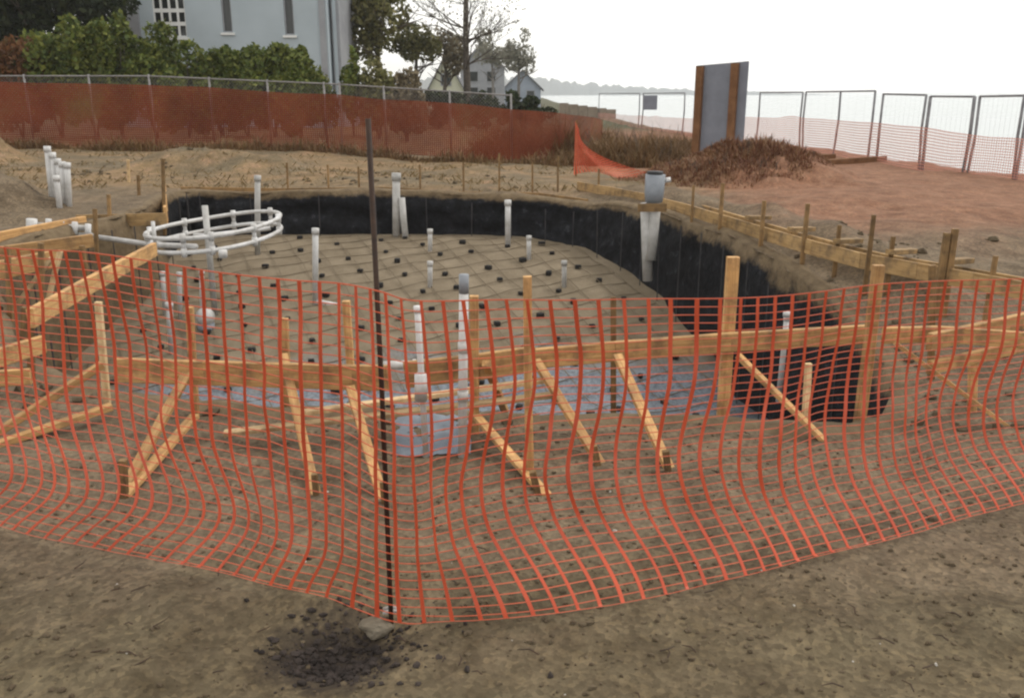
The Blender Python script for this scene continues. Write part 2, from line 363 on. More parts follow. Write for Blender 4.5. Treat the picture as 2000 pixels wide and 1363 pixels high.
# pool excavation: tarred wall and sandy floor
def wallmat():
    m, t, b = newmat('tarred_earth_wall'); tc = N(t, 'ShaderNodeTexCoord'); P = tc.outputs['Object']; uv = tc.outputs['UV']
    sp = N(t, 'ShaderNodeSeparateXYZ'); t.links.new(uv, sp.inputs[0])
    n = noise(t, P, 2.6, 6, .7); n2 = noise(t, P, 9, 5, .7)
    edge = math_(t, 'ADD', sp.outputs[1], math_(t, 'MULTIPLY', math_(t, 'SUBTRACT', n, .5), .42))
    tar = ramp(t, n2, [(.4, (.006, .006, .007)), (.6, (.014, .015, .018)), (.78, (.07, .075, .085))])
    earth = ramp(t, n2, [(.3, (.09, .062, .036)), (.7, (.19, .14, .082))])
    k = ramp(t, edge, [(.86, (0, 0, 0)), (.93, (1, 1, 1))])
    so_ = N(t, 'ShaderNodeSeparateXYZ'); t.links.new(P, so_.inputs[0])
    def band(src, a, b_):
        mr = N(t, 'ShaderNodeMapRange'); mr.inputs[1].default_value = a; mr.inputs[2].default_value = b_
        t.links.new(math_(t, 'ADD', src, math_(t, 'MULTIPLY', math_(t, 'SUBTRACT', n, .5), .8)), mr.inputs[0]); return mr.outputs[0]
    k = math_(t, 'MAXIMUM', k, math_(t, 'MULTIPLY', band(so_.outputs[0], -1.5, -2.2), band(so_.outputs[1], 10.6, 10.2)))
    t.links.new(mixc(t, k, tar, earth), b.inputs['Base Color']); b.inputs['Roughness'].default_value = .8; b.inputs['Specular IOR Level'].default_value = .2
    bump(t, b, n2, .6, .03); return m
M['tar'] = wallmat()
K = len(RIM); rows = 9; cen = RIM.mean(0)
tang = np.roll(RIM, -1, 0) - np.roll(RIM, 1, 0); nrm = np.stack([tang[:, 1], -tang[:, 0]], 1); nrm /= np.linalg.norm(nrm, axis=1)[:, None]   # outward (outline runs counter-clockwise)
top = G(RIM[:, 0], RIM[:, 1]); vs = []; uvs = []
def rowv(off, z, v):
    p = RIM + nrm * off[:, None]; vs.append(np.column_stack([p, z])); uvs.append(np.full(K, v))
kk = np.arange(K)
outp = RIM + nrm * .22; rowv(np.full(K, .22), G(outp[:, 0], outp[:, 1]) - .03, 1.0)
outp = RIM + nrm * .10; rowv(np.full(K, .10), G(outp[:, 0], outp[:, 1]) + .03 + .03 * vnoise(kk*.33, kk*0, 5), 1.0)
for r in range(rows + 1):
    t_ = r / rows; p = RIM; bot = F(p[:, 0], p[:, 1]) - .06
    zz = (top + .015) * (1 - t_) + bot * t_
    off = (.09 * vnoise(kk * .3, np.full(K, r * .9), 8) + .07 * vnoise(kk * .9, np.full(K, r * 1.3), 18)) * (1 if r else .8) - .10 * t_**1.5 + (0.0 if r else .02)
    rowv(np.full(K, 0.0) + off, zz, 1 - t_)
nr = len(vs); V = np.concatenate(vs); U = np.concatenate(uvs)
q = [(r*K + k, r*K + (k+1) % K, (r+1)*K + (k+1) % K, (r+1)*K + k) for r in range(nr - 1) for k in range(K)]
pw = npmesh('pool_wall', V, q, M['tar'], smooth=True); tag(pw, kind='structure')
ul = pw.data.uv_layers.new(name='UVMap'); li = np.empty(len(pw.data.loops), np.int32); pw.data.loops.foreach_get('vertex_index', li)
ul.data.foreach_set('uv', np.stack([V[li, 0] * .1, U[li]], 1).astype(np.float32).ravel())
def floormat():
    m, t, b = newmat('pool_bed'); tc = N(t, 'ShaderNodeTexCoord'); P = tc.outputs['Object']
    sp = N(t, 'ShaderNodeSeparateXYZ'); t.links.new(P, sp.inputs[0])
    mid = noise(t, P, 3.2, 6, .65); fine = noise(t, P, 26, 5, .75)
    sand = ramp(t, mid, [(.3, (.15, .118, .078)), (.7, (.235, .19, .132))])
    grav = ramp(t, fine, [(.3, (.085, .095, .11)), (.6, (.22, .245, .275)), (.8, (.36, .38, .41))])
    yy = math_(t, 'ADD', sp.outputs[1], math_(t, 'MULTIPLY', math_(t, 'SUBTRACT', noise(t, P, 1.3, 5, .6), .5), 1.8))
    yy = math_(t, 'ADD', yy, math_(t, 'MULTIPLY', math_(t, 'ABSOLUTE', math_(t, 'SUBTRACT', sp.outputs[0], .6)), .12))
    k = ramp(t, math_(t, 'MULTIPLY', yy, .1), [(.80, (1, 1, 1)), (.85, (0, 0, 0))])
    tar = ramp(t, math_(t, 'ADD', sp.outputs[0], math_(t, 'MULTIPLY', math_(t, 'SUBTRACT', mid, .5), 1.2)), [(.0, (0, 0, 0)), (1., (1, 1, 1))])
    col = mixc(t, k, sand, grav)
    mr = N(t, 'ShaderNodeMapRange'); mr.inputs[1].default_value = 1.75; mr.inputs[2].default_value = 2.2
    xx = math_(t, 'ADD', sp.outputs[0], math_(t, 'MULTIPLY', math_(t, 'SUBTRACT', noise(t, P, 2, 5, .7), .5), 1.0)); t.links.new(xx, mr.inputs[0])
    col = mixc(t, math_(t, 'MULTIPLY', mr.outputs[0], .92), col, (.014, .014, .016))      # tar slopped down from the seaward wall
    col = mixc(t, ramp(t, fine, [(.6, (0, 0, 0)), (.75, (.5, .5, .5))]), col, (.05, .045, .038))
    t.links.new(col, b.inputs['Base Color']); b.inputs['Roughness'].default_value = .9; b.inputs['Specular IOR Level'].default_value = .2
    bump(t, b, math_(t, 'ADD', fine, mid), .6, .02); return m
fx = np.arange(-4.6, 2.7, .09); fy = np.arange(4.2, 11.95, .09); FX, FY = np.meshgrid(fx, fy); FZ = F(FX, FY)
idx = np.arange(FX.size).reshape(FX.shape); q = np.stack([idx[:-1, :-1], idx[:-1, 1:], idx[1:, 1:], idx[1:, :-1]], -1).reshape(-1, 4)
exp_ = RIM + nrm * .06; keep = inside(FX, FY, exp_).ravel()[q].any(1)
tag(npmesh('pool_floor', np.stack([FX, FY, FZ], -1).reshape(-1, 3), q[keep], floormat(), smooth=True), kind='structure')

# ------------------------------------------------------------------ sea and far shore
def seamat():
    m, t, b = newmat('calm_sea'); tc = N(t, 'ShaderNodeTexCoord'); b.inputs['Base Color'].default_value = (.34, .38, .38, 1)
    b.inputs['Roughness'].default_value = .22; b.inputs['IOR'].default_value = 1.33; b.inputs['Specular IOR Level'].default_value = .8
    mp = N(t, 'ShaderNodeMapping'); mp.inputs['Scale'].default_value = (.5, 1.4, 1); t.links.new(tc.outputs['Object'], mp.inputs[0])
    bump(t, b, noise(t, mp.outputs[0], .9, 4, .6), .18, .12); return m
mb = MB(); mb.add([(-6000, -400, SEA), (9000, -400, SEA), (9000, 12000, SEA), (-6000, 12000, SEA)], [(0, 1, 2, 3)])
tag(mb.build('sea', seamat()), kind='structure')
SHY = 1500.
n = 420; sx = np.linspace(-700, 560, n); prof = []
hx = (1000 + FPX * .9608 * 0 + 0 * sx)
pxs = 1000 + sx / SHY * FPX / 1.0 * .9608 / .9608
hgt = np.interp(pxs, [600, 1040, 1080, 1110, 1130, 1200, 1300, 1400, 1480, 1500, 1540, 1650], [34, 34, 30, 26, 24, 18, 13, 10, 7, 5, 3, 0]) * .8 * (1 + .35 * fbm(sx/6, sx*0, 3, 80))
hgt = np.maximum(hgt, .1)
vv = []; D = [0, 6, 14, 26, 44]
for d, k in zip(D, (0, .62, 1, .85, 0)):
    vv.append(np.column_stack([sx, np.full(n, SHY + d) + 3 * vnoise(sx/6, sx*0 + d, 3), SEA - .3 + hgt * k * (1 + .22 * vnoise(sx/5, sx*0 + d, 9))]))
V = np.concatenate(vv); q = [(r*n + k, r*n + k+1, (r+1)*n + k+1, (r+1)*n + k) for r in range(4) for k in range(n-1)]
M['shore'] = mottled('far_shore_trees', (.05, .06, .065), (.1, .115, .115), .03, .95, 0)
tag(npmesh('far_shore', V, q, M['shore'], smooth=True), kind='structure')

# ------------------------------------------------------------------ foliage builders
def leaves(lobes, n, size, flat=.5, seed=0, shell=.55):
    """n leaf-clump quads spread through ellipsoid lobes (cx,cy,cz,rx,ry,rz)"""
    rg = np.random.default_rng(seed); L = np.array(lobes, float); wts = L[:, 3] * L[:, 4] * L[:, 5]; wts = wts**.75; wts /= wts.sum()
    li = rg.choice(len(L), n, p=wts); u = rg.normal(size=(n, 3)); u /= np.linalg.norm(u, axis=1)[:, None]
    r = rg.random(n)**(1/3.); r = shell + (1 - shell) * r; r *= 1 + .22 * (rg.random(n) - .35)
    C = L[li, :3] + u * L[li, 3:] * r[:, None]
    a = rg.normal(size=(n, 3)); a /= np.linalg.norm(a, axis=1)[:, None]; b = np.cross(a, rg.normal(size=(n, 3))); b /= np.linalg.norm(b, axis=1)[:, None]
    s = size * (.5 + rg.random(n))[:, None]
    v = np.stack([C - a*s, C + b*s*flat, C + a*s, C - b*s*flat], 1).reshape(-1, 3)
    return v, np.arange(4 * n).reshape(-1, 4)
def lobes_for(c, rx, ry, rz, k, seed, sub=.45):
    rg = random.Random(seed); out = []
    for i in range(k):
        a = rg.uniform(0, 2*math.pi); e = rg.uniform(-.9, 1); rr = rg.uniform(.35, .75)
        out.append((c[0] + math.cos(a)*rr*rx*math.sqrt(1-e*e*.8), c[1] + math.sin(a)*rr*ry*math.sqrt(1-e*e*.8), c[2] + e*rr*rz,
                    rx*sub*rg.uniform(.7, 1.15), ry*sub*rg.uniform(.7, 1.15), rz*sub*rg.uniform(.6, 1.1)))
    return out
def branches(mb, p, d, L, r, depth, rg, spread=.55):
    p = Vector(p); d = Vector(d).normalized(); pts = [p]; q_ = p.copy(); dd = d.copy(); n = 4
    for i in range(n):
        dd = (dd + Vector((rg.uniform(-1, 1), rg.uniform(-1, 1), rg.uniform(-.3, .6))) * .13).normalized(); q_ = q_ + dd * (L / n); pts.append(q_.copy())
    mb.tube(pts, [r * (1 - .55 * i / n) for i in range(n + 1)], 6 if r > .04 else 4, caps=True)
    if depth <= 0: return
    for k in range(rg.choice((2, 3, 3)) if depth > 1 else 3):
        t = rg.uniform(.4, 1); s = pts[min(n, int(t * n + .5))]
        nd = (dd + Vector((rg.uniform(-1, 1), rg.uniform(-1, 1), rg.uniform(-.2, .55))) * spread * 1.6).normalized()
        branches(mb, s, nd, L * rg.uniform(.55, .78), r * .5, depth - 1, rg, spread)
def tree(name, label, cat, base, h, crown_c, cr, nl, size, leaf, bark, k=10, seed=1, group=None, trunk_r=.12, sub=.42):
    base = Vector(base); o = empty(name, base); tag(o, label, cat, group); rg = random.Random(seed)
    mb = MB(); c = Vector(crown_c)
    mb.tube([base - Vector((0, 0, .3)), base.lerp(c, .35) + Vector((rg.uniform(-.1, .1), 0, 0)), base.lerp(c, .8)], [trunk_r * 1.25, trunk_r, trunk_r * .6], 8)
    for i in range(7):
        a = rg.uniform(0, 6.28); s = base.lerp(c, rg.uniform(.45, .8))
        branches(mb, s, (math.cos(a) * cr[0], math.sin(a) * cr[1], cr[2] * rg.uniform(.1, .9)), max(cr) * .6, trunk_r * .45, 1, rg)
    mb.build('trunk', bark, o, True, None).location = -base
    v, q_ = leaves(lobes_for(c, *cr, k, seed, sub), nl, size, .55, seed)
    npmesh('crown', v - np.array(base), q_, leaf, o)
    return o
def shrub(name, label, base, rx, ry, rz, nl, size, leaf, seed, cat='shrub', group=None, k=7, stems=5, sub=.5):
    base = Vector(base); o = empty(name, base); tag(o, label, cat, group); rg = random.Random(seed); mb = MB()
    for i in range(stems):
        a = rg.uniform(0, 6.28); mb.tube([(0, 0, -.1), (math.cos(a)*rx*.2, math.sin(a)*ry*.2, rz*.7), (math.cos(a)*rx*.5, math.sin(a)*ry*.5, rz*1.4)], [.03, .022, .01], 5)
    mb.build('stem', M['bark'], o)
    v, q_ = leaves(lobes_for((0, 0, rz), rx, ry, rz, k, seed, sub), nl, size, .6, seed, .4)
    v[:, 2] = np.maximum(v[:, 2], .02); npmesh('foliage', v, q_, leaf, o); return o

def blades(n, cx, cy, rx, ry, hmin, hmax, wd, seed, hfun=None):
    rg = np.random.default_rng(seed); a = rg.random(n) * 6.283; r = np.sqrt(rg.random(n)); x = cx + rx * r * np.cos(a); y = cy + ry * r * np.sin(a)
    k = fbm(x * 2.2, y * 2.2, 3, seed) > -.22; x, y, r = x[k], y[k], r[k]; n = len(x); z = G(x, y) - .02
    h = (hmin + (hmax - hmin) * rg.random(n)**1.5) * (1 - .55 * r**2) * (.75 + .7 * (fbm(x*1.6, y*1.6, 2, seed + 3) + .3)); az = rg.random(n) * 6.283; ln = .25 + .75 * rg.random(n)
    c, s_ = np.cos(az), np.sin(az); px_, py_ = -s_ * wd, c * wd; P = []
    for t_, wf in ((0, 1), (.5, .8), (1, .15)):
        bx, by, bz = x + c * ln * h * t_**2 * .8, y + s_ * ln * h * t_**2 * .8, z + h * t_ * (1 - .3 * ln * t_)
        P += [np.stack([bx - px_*wf, by - py_*wf, bz], -1), np.stack([bx + px_*wf, by + py_*wf, bz], -1)]
    V = np.stack(P, 1).reshape(-1, 3); i = np.arange(n)[:, None] * 6
    return V, np.concatenate([i + np.array([0, 1, 3, 2]), i + np.array([2, 3, 5, 4])])
def brush(name, label, cx, cy, rx, ry, hmin, hmax, n, wd, leaf, seed, group=None):
    o = empty(name, (cx, cy, g1(cx, cy))); tag(o, label, 'brush', group); O = np.array(o.location); rg = random.Random(seed)
    V, q_ = blades(n, cx, cy, rx, ry, hmin, hmax, wd, seed); npmesh('blades', V - O, q_, leaf, o); mb = MB()
    for i in range(9):
        a = rg.uniform(0, 6.28); r = rg.uniform(.1, .8); x, y = cx + rx*r*math.cos(a), cy + ry*r*math.sin(a); branches(mb, (x - O[0], y - O[1], g1(x, y) - .05 - O[2]), (rg.uniform(-.4, .4), rg.uniform(-.4, .4), 1), hmax * .75, .008, 1, rg)
    tag(mb.build('twigs', M['bark'], o), kind='stuff'); return o

# ------------------------------------------------------------------ the pale grey house behind the hedge
HY = 36.0
def hp(px, py, y=HY): return on_y(px, py, y)
hx0, hx1 = hp(255, 60).x, hp(640, 60).x; gz = g1(hx0, 30)
house = empty('house', (hx0, HY, gz)); tag(house, 'large pale grey two-storey house rising behind the green hedge', 'house')
HO = Vector((hx0, HY, gz))
def hpart(mb, name, mat, parent=house): 
    o = mb.build(name, mat, parent); o.location = -HO if parent is house else (0, 0, 0); return o
TOPZ = 8.2
def facade(xa, xb, y, zb, zt, holes, th=.25):
    mb = MB(); xsn = sorted({xa, xb, *[h[0] for h in holes], *[h[1] for h in holes]}); zsn = sorted({zb, zt, *[h[2] for h in holes], *[h[3] for h in holes]})
    for i in range(len(xsn) - 1):
        for j in range(len(zsn) - 1):
            cx, cz = (xsn[i] + xsn[i+1]) / 2, (zsn[j] + zsn[j+1]) / 2
            if any(h[0] < cx < h[1] and h[2] < cz < h[3] for h in holes): continue
            mb.box((xsn[i], y, zsn[j]), (xsn[i+1], y + th, zsn[j+1]))
    return mb
holes = []
for (a, b, zb_px) in ((303, 366, 73), (436, 455, 64), (557, 576, 69)):
    p0, p1 = hp(a, zb_px), hp(b, zb_px); holes.append((p0.x, p1.x, p0.z, p0.z + (2.3 if b - a > 30 else 2.6)))
mbw = facade(hx0, hx1, HY, gz - .5, TOPZ, holes); mbw.box((hx0, HY + .25, gz - .5), (hx1, HY + 5.4, TOPZ)); hpart(mbw, 'wall', M['siding'])
xl = hp(205, 60).x; mbw = MB().box((xl, HY + 1.1, gz - .5), (hx0 - .002, HY + 8, 5.2)); hpart(mbw, 'side_wing', M['siding'])
a, b = hp(238, 10).x, hp(270, 10).x; hpart(MB().box((hp(246, 10).x, HY - .10, gz - .5), (b, HY - .004, TOPZ)), 'corner_board', M['trim'])
a, b = hp(640, 10).x, hp(656, 10).x
hpart(MB().box((a + .003, HY + .5, gz - .5), (b, HY + 4.4, TOPZ)), 'end_bay', M['trim']); hpart(MB().box((hp(644, 10).x, HY + .40, gz - .5), (hp(650, 10).x, HY + .497, TOPZ)), 'downpipe', M['siding'])
hpart(MB().box((hp(622, 10).x, HY - .06, gz - .5), (hp(634, 10).x, HY - .004, TOPZ)), 'corner_board', M['trim'])
zc = hp(220, 12).z; hpart(MB().box((xl - .3, HY + .75, zc), (hp(240, 12).x, HY + 1.098, zc + .12)), 'eave', M['roof'])
rf = MB(); ov = .5; mzx = (hx0 + hx1) / 2
rf.add([(hx0 - ov, HY - ov, TOPZ), (hx1 + 2, HY - ov, TOPZ), (hx1 + 2, HY + 9.5, TOPZ), (hx0 - ov, HY + 9.5, TOPZ), (hx0 + 3, HY + 4.5, TOPZ + 2.6), (hx1 - 2, HY + 4.5, TOPZ + 2.6)],
       [(0, 1, 5, 4), (1, 2, 5), (2, 3, 4, 5), (3, 0, 4), (3, 2, 1, 0)]); hpart(rf, 'roof', M['roof'])
for i, (xa, xb, zb, zt) in enumerate(holes):
    fr = MB(); t_ = .05
    fr.box((xa, HY + .06, zb), (xa + t_, HY + .16, zt)).box((xb - t_, HY + .06, zb), (xb, HY + .16, zt)).box((xa + t_, HY + .06, zb), (xb - t_, HY + .16, zb + t_)).box((xa + t_, HY + .06, zt - t_), (xb - t_, HY + .16, zt))
    win = hpart(fr, 'window', M['white_trim'] if i == 0 else M['trim'])
    hpart(MB().box((xa + t_, HY + .12, zb + t_), (xb - t_, HY + .14, zt - t_)), 'pane', M['glass'], win)
    if i == 0:
        for k in range(1, 4):
            xx = xa + (xb - xa) * k / 4; hpart(MB().box((xx - .04, HY + .075, zb + t_), (xx + .04, HY + .118, zt - t_)), 'muntin', M['white_trim'], win)
        for k in range(1, 5):
            zz = zb + .48 * k; hpart(MB().box((xa + t_, HY + .07, zz - .07), (xb - t_, HY + .074, zz + .07)), 'muntin', M['white_trim'], win)
    hpart(MB().box((xa - .08, HY - .07, zb - .1), (xb + .08, HY - .003, zb - .01)), 'sill', M['white_trim'], win)

# far houses by the shore
def farhouse(name, label, px0, px1, base_px, Yd, wall_h, roof_h, wm, gable=True, wins=()):
    x0, x1 = on_y(px0, base_px, Yd).x, on_y(px1, base_px, Yd).x; z0 = g1((x0+x1)/2, Yd) - .5
    o = empty(name, (x0, Yd, z0)); tag(o, label, 'house'); O = Vector((x0, Yd, z0))
    def bp(mb, nm, mat, par=o):
        b_ = mb.build(nm, mat, par); b_.location = -O if par is o else (0, 0, 0); return b_
    zt = z0 + .5 + wall_h; dp = (x1 - x0) * .8
    m = MB().box((x0, Yd, z0), (x1, Yd + dp, zt)); xm = (x0 + x1) / 2
    if gable: m.add([(x0, Yd, zt), (x1, Yd, zt), (xm, Yd, zt + roof_h)], [(0, 1, 2)]).add([(x0, Yd + dp, zt), (x1, Yd + dp, zt), (xm, Yd + dp, zt + roof_h)], [(2, 1, 0)])
    bp(m, 'wall', wm); r_ = MB(); e = .35
    for s, xe in ((1, x0 - e), (-1, x1 + e)):
        zz = zt - roof_h * e / (xm - x0)
        r_.add([(xe, Yd - e, zz), (xm, Yd - e, zt + roof_h), (xm, Yd + dp + e, zt + roof_h), (xe, Yd + dp + e, zz), (xe, Yd - e, zz + .16), (xm, Yd - e, zt + roof_h + .16), (xm, Yd + dp + e, zt + roof_h + .16), (xe, Yd + dp + e, zz + .16)],
               [(0,1,2,3),(4,7,6,5),(0,4,5,1),(3,2,6,7),(0,3,7,4)])
    bp(r_, 'roof', M['roof'])
    for (fx_, fz_, ww, hh) in wins:
        cx = x0 + (x1 - x0) * fx_; cz = z0 + .5 + fz_
        wn = bp(MB().box((cx - ww/2 - .1, Yd - .06, cz - .1), (cx + ww/2 + .1, Yd - .004, cz + hh + .1)), 'window', M['trim'])
        bp(MB().box((cx - ww/2, Yd - .08, cz), (cx + ww/2, Yd - .062, cz + hh)), 'pane', M['glass'], wn)
    return o
M['cream'] = mottled('cream_wall', (.5, .5, .38), (.58, .58, .46), 1, .8, 0)
M['blue_wall'] = mottled('blue_grey_wall', (.24, .28, .34), (.3, .34, .4), 1, .8, 0)
farhouse('house', 'small cream gabled house glimpsed between the trees right of the grey house', 838, 905, 190, 78, 1.7, 2.6, M['cream'], True, [(.35, .4, .7, 1.0), (.65, .4, .7, 1.0), (.5, 2.0, .7, .8)])
farhouse('house', 'dark grey gabled house behind the bare tree trunk', 900, 985, 190, 92, 3.8, 2.4, M['trim'], True, [(.3, .8, .8, 1.2), (.3, 2.6, .8, .9), (.7, 2.6, .8, .9), (.7, .8, .8, 1.2)])
farhouse('house', 'low blue-grey house nearest the water beyond the fence', 985, 1056, 190, 105, 2.1, 1.9, M['blue_wall'], True, [(.3, .7, .8, 1.1), (.72, .7, .8, 1.1)])
o = empty('garden_wall', (4.1, 60, g1(4.1, 60))); tag(o, 'low tan garden wall ending at the water beyond the fence', 'wall')
for k in range(6):
    MB().box((-1.0 + k*.62, 0, -.4), (-1.0 + k*.62 + .6, .3, 1.0 - .08*k)).build('panel', M['stucco'], o)

# ------------------------------------------------------------------ hedge, trees
hedge_lab = ['rust and green shrub at the left end of the hedge', 'second hedge shrub from the left, in deep shade', 'dark green hedge shrub left of the house corner', 'tall yellow-green hedge shrub below the house corner',
    'rounded bright hedge shrub under the many-paned window', 'hedge shrub just right of the many-paned window', 'hedge shrub below the first narrow window', 'dipping hedge shrub between the two narrow windows', 'hedge shrub under the second narrow window', 'low last shrub at the right end of the hedge']
hd = [(20, 92, .9), (95, 72, .9), (165, 70, .8), (215, 50, .6), (285, 68, .8), (352, 84, .7), (418, 88, .75), (470, 96, .65), (525, 94, .7), (578, 118, .55)]
for i, (px, ty, rr) in enumerate(hd):
    Yd = 28.5 + .3 * math.sin(i * 2.1); t_ = on_y(px, ty, Yd); gz_ = g1(t_.x, Yd); hh = (t_.z - gz_) / 2
    shrub('hedge_shrub', hedge_lab[i], (t_.x, Yd, gz_), rr * 1.55, .9, hh * 1.16, 8000, .078, M['leaf_rust'] if i == 0 else M['leaf_hedge'], 50 + i, group='hedge in front of the grey house', k=16, sub=.42)
for i, (px, ty, lab, lf) in enumerate([(628, 104, 'thin upright shrub at the grey house corner, left of two', 'leaf_hedge'), (684, 108, 'thin upright shrub against the house end bay, right of two', 'leaf_hedge'),
        (735, 112, 'olive shrub beside the house end behind the fence', 'leaf_olive'), (790, 122, 'brown-leaved shrub right of the house, behind the fence', 'leaf_brown')]):
    Yd = 29; t_ = on_y(px, ty, Yd); gz_ = g1(t_.x, Yd)
    shrub('shrub', lab, (t_.x, Yd, gz_), .38 if i < 2 else .8, .5, (t_.z - gz_) / 2, 1500 if i < 2 else 2800, .08, M[lf], 80 + i, k=9)
for i, px in enumerate(range(855, 1060, 48)):
    Yd = 40; t_ = on_y(px, 168 + 3*i, Yd); gz_ = g1(t_.x, Yd)
    shrub('low_shrub', ['low dark shrub beside the cream house', 'low dark shrub at the bare tree foot', 'low dark shrub right of the bare tree', 'low dark shrub below the blue-grey house', 'last low dark shrub before the water'][i], (t_.x, Yd, gz_), .75, .6, max(.45, (t_.z - gz_) / 2), 1300, .09, M['leaf_dark'], 90 + i, group='dark shrubs along the far garden', k=7)
def at(px, py, y): p = on_y(px, py, y); return (p.x, p.y, p.z)
def gb(px, y): p = on_y(px, 200, y); return (p.x, y, g1(p.x, y))
tree('evergreen_tree', 'tall dark evergreen filling the top left corner over the hedge', 'tree', gb(60, 33), 7, at(60, 0, 33), (3.3, 2.0, 2.7), 20000, .11, M['leaf_dark'], M['bark'], 24, 5, sub=.36)
tree('leafy_tree', 'olive leafy tree standing against the house end', 'tree', gb(735, 40), 6, at(738, 15, 40), (1.3, 1.2, 2.4), 3600, .12, M['leaf_olive'], M['bark'], 13, 6)
tree('round_tree', 'round olive-brown tree left of the bare trunk', 'tree', gb(815, 46), 4, at(812, 82, 46), (1.6, 1.3, 1.3), 2300, .11, M['leaf_olive'], M['bark'], 11, 7)
tree('brown_tree', 'brownish thinning tree just left of the bare trunk', 'tree', gb(868, 50), 4, at(872, 105, 50), (1.2, 1.1, 1.6), 1500, .12, M['leaf_brown'], M['bark'], 11, 8)
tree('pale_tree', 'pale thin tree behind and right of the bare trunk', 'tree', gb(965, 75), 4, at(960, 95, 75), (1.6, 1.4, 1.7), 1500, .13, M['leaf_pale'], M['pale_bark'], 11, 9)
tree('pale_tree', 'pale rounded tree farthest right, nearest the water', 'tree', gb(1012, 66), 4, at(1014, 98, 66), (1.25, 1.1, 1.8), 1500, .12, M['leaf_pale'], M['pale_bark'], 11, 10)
# bare tree
b0 = Vector(gb(912, 44)); o = empty('bare_tree', b0); tag(o, 'tall bare-branched tree with a straight trunk against the white sky', 'tree')
mb = MB(); rg = random.Random(5); tp = [Vector((0, 0, -.3)), Vector((.02, 0, 2)), Vector((-.02, 0, 4)), Vector((.04, 0, 6.2)), Vector((0, 0, 8.5))]
mb.tube(tp, [.2, .17, .14, .11, .07], 9); mb.build('trunk', M['bark'], o, True)
mb = MB()
for i in range(26):
    z_ = rg.uniform(2.6, 8.3); a = rg.uniform(0, 6.28); branches(mb, (0, 0, z_), (math.cos(a), math.sin(a), rg.uniform(.1, .8)), rg.uniform(1.0, 2.3), .045, 3, rg, .5)
mb.build('crown', M['bark'], o)
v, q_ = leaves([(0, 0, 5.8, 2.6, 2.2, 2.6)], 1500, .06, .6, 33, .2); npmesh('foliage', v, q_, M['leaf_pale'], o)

# ------------------------------------------------------------------ back fences
def ribbon_net(path, zb, zt, sp_u, sp_v, wu, wv, seed, waves=.05, slack=.0):
    """net of crossing flat strips along a plan polyline; zb / zt give lower / upper edge"""
    P = np.array([(p[0], p[1]) for p in path], float); seg = np.linalg.norm(np.diff(P, axis=0), axis=1); S = np.concatenate([[0], np.cumsum(seg)]); L = S[-1]
    zb = np.asarray(zb, float); zt = np.asarray(zt, float)
    def pt(s, v):
        x = np.interp(s, S, P[:, 0]); y = np.interp(s, S, P[:, 1]); b_ = np.interp(s, S, zb); t_ = np.interp(s, S, zt)
        b_ = b_ + .08 * vnoise(s * .7, s * 0, seed + 1); t_ = t_ - slack * (1 - np.abs(2 * ((s / 2.4) % 1) - 1)) + .06 * vnoise(s * .9, s * 0, seed)
        of = waves * vnoise(s * 2.2, v * .8 + 0 * s, seed + 2) * 2
        return np.stack([x + of * .35, y + of, b_ + (t_ - b_) * v], -1)
    vs, fs = [], []; nv = 7
    def strip(A, B):
        n0 = sum(len(a) for a in vs); m = len(A); vs.append(np.stack([A, B], 1).reshape(-1, 3))
        for i in range(m - 1): fs.append((n0 + 2*i, n0 + 2*i + 1, n0 + 2*i + 3, n0 + 2*i + 2))
    for s in np.arange(0, L, sp_u):
        v = np.linspace(0, 1, nv); sw = s + .03 * vnoise(v * 2, v * 0 + s, seed); strip(pt(sw - wu/2, v), pt(sw + wu/2, v))
    H = float(np.mean(zt - zb)); ss = np.arange(0, L, .12)
    for v in np.arange(0, 1.0001, sp_v / H):
        strip(pt(ss, np.full(len(ss), v - wv/H/2)), pt(ss, np.full(len(ss), v + wv/H/2)) + np.array([0, .004, 0]))
    return np.concatenate(vs), fs
def chain_fence(name, label, path, zb, zt, posts, pm, rail=True, mesh_sp=.085, prad=.03, wire=.0035):
    o = empty(name, (path[0][0], path[0][1], zb[0])); tag(o, label, 'fence'); O = Vector(o.location)
    P = np.array(path, float)[:, :2]; S = np.concatenate([[0], np.cumsum(np.linalg.norm(np.diff(P, axis=0), axis=1))]); L = S[-1]
    f = lambda s, arr: float(np.interp(s, S, arr))
    for s in posts:
        x, y = f(s, P[:, 0]), f(s, P[:, 1]); lean = random.uniform(-.03, .03)
        MB().tube([(x, y, min(f(s, zb), g1(x, y)) - .3), (x + lean, y, f(s, zt) + .04)], prad, 8).build('post', pm, o, True).location = -O
    if rail:
        for a, b in zip(posts[:-1], posts[1:]):
            MB().tube([(f(a, P[:, 0]), f(a, P[:, 1]), f(a, zt)), (f(b, P[:, 0]), f(b, P[:, 1]), f(b, zt))], prad * .72, 6).build('rail', pm, o, True).location = -O
    H = float(np.mean(np.array(zt) - np.array(zb))); vs, fs = [], []
    for sgn in (1, -1):
        for s0 in np.arange(-H, L + H, mesh_sp):
            pts = []
            for k in range(5):
                s = s0 + sgn * H * (k / 4 - .5)
                if 0 <= s <= L: pts.append((f(s, P[:, 0]), f(s, P[:, 1]) + .035 + sgn*.002, f(s, zb) + (f(s, zt) - f(s, zb)) * k / 4))
            for a, b in zip(pts[:-1], pts[1:]):
                n0 = len(vs); e = wire; vs += [(a[0]-e, a[1], a[2]), (a[0]+e, a[1], a[2]), (b[0]+e, b[1], b[2]), (b[0]-e, b[1], b[2])]; fs.append((n0, n0+1, n0+2, n0+3))
    m_ = npmesh('wire_mesh', np.array(vs) - np.array(O), fs, pm, o); tag(m_, kind='stuff')
    return o
A0 = on_y(-260, 290, 23.2); A1 = on_y(305, 290, 23.0); A2 = on_y(665, 300, 22.6); A3 = on_y(1000, 320, 21.7)
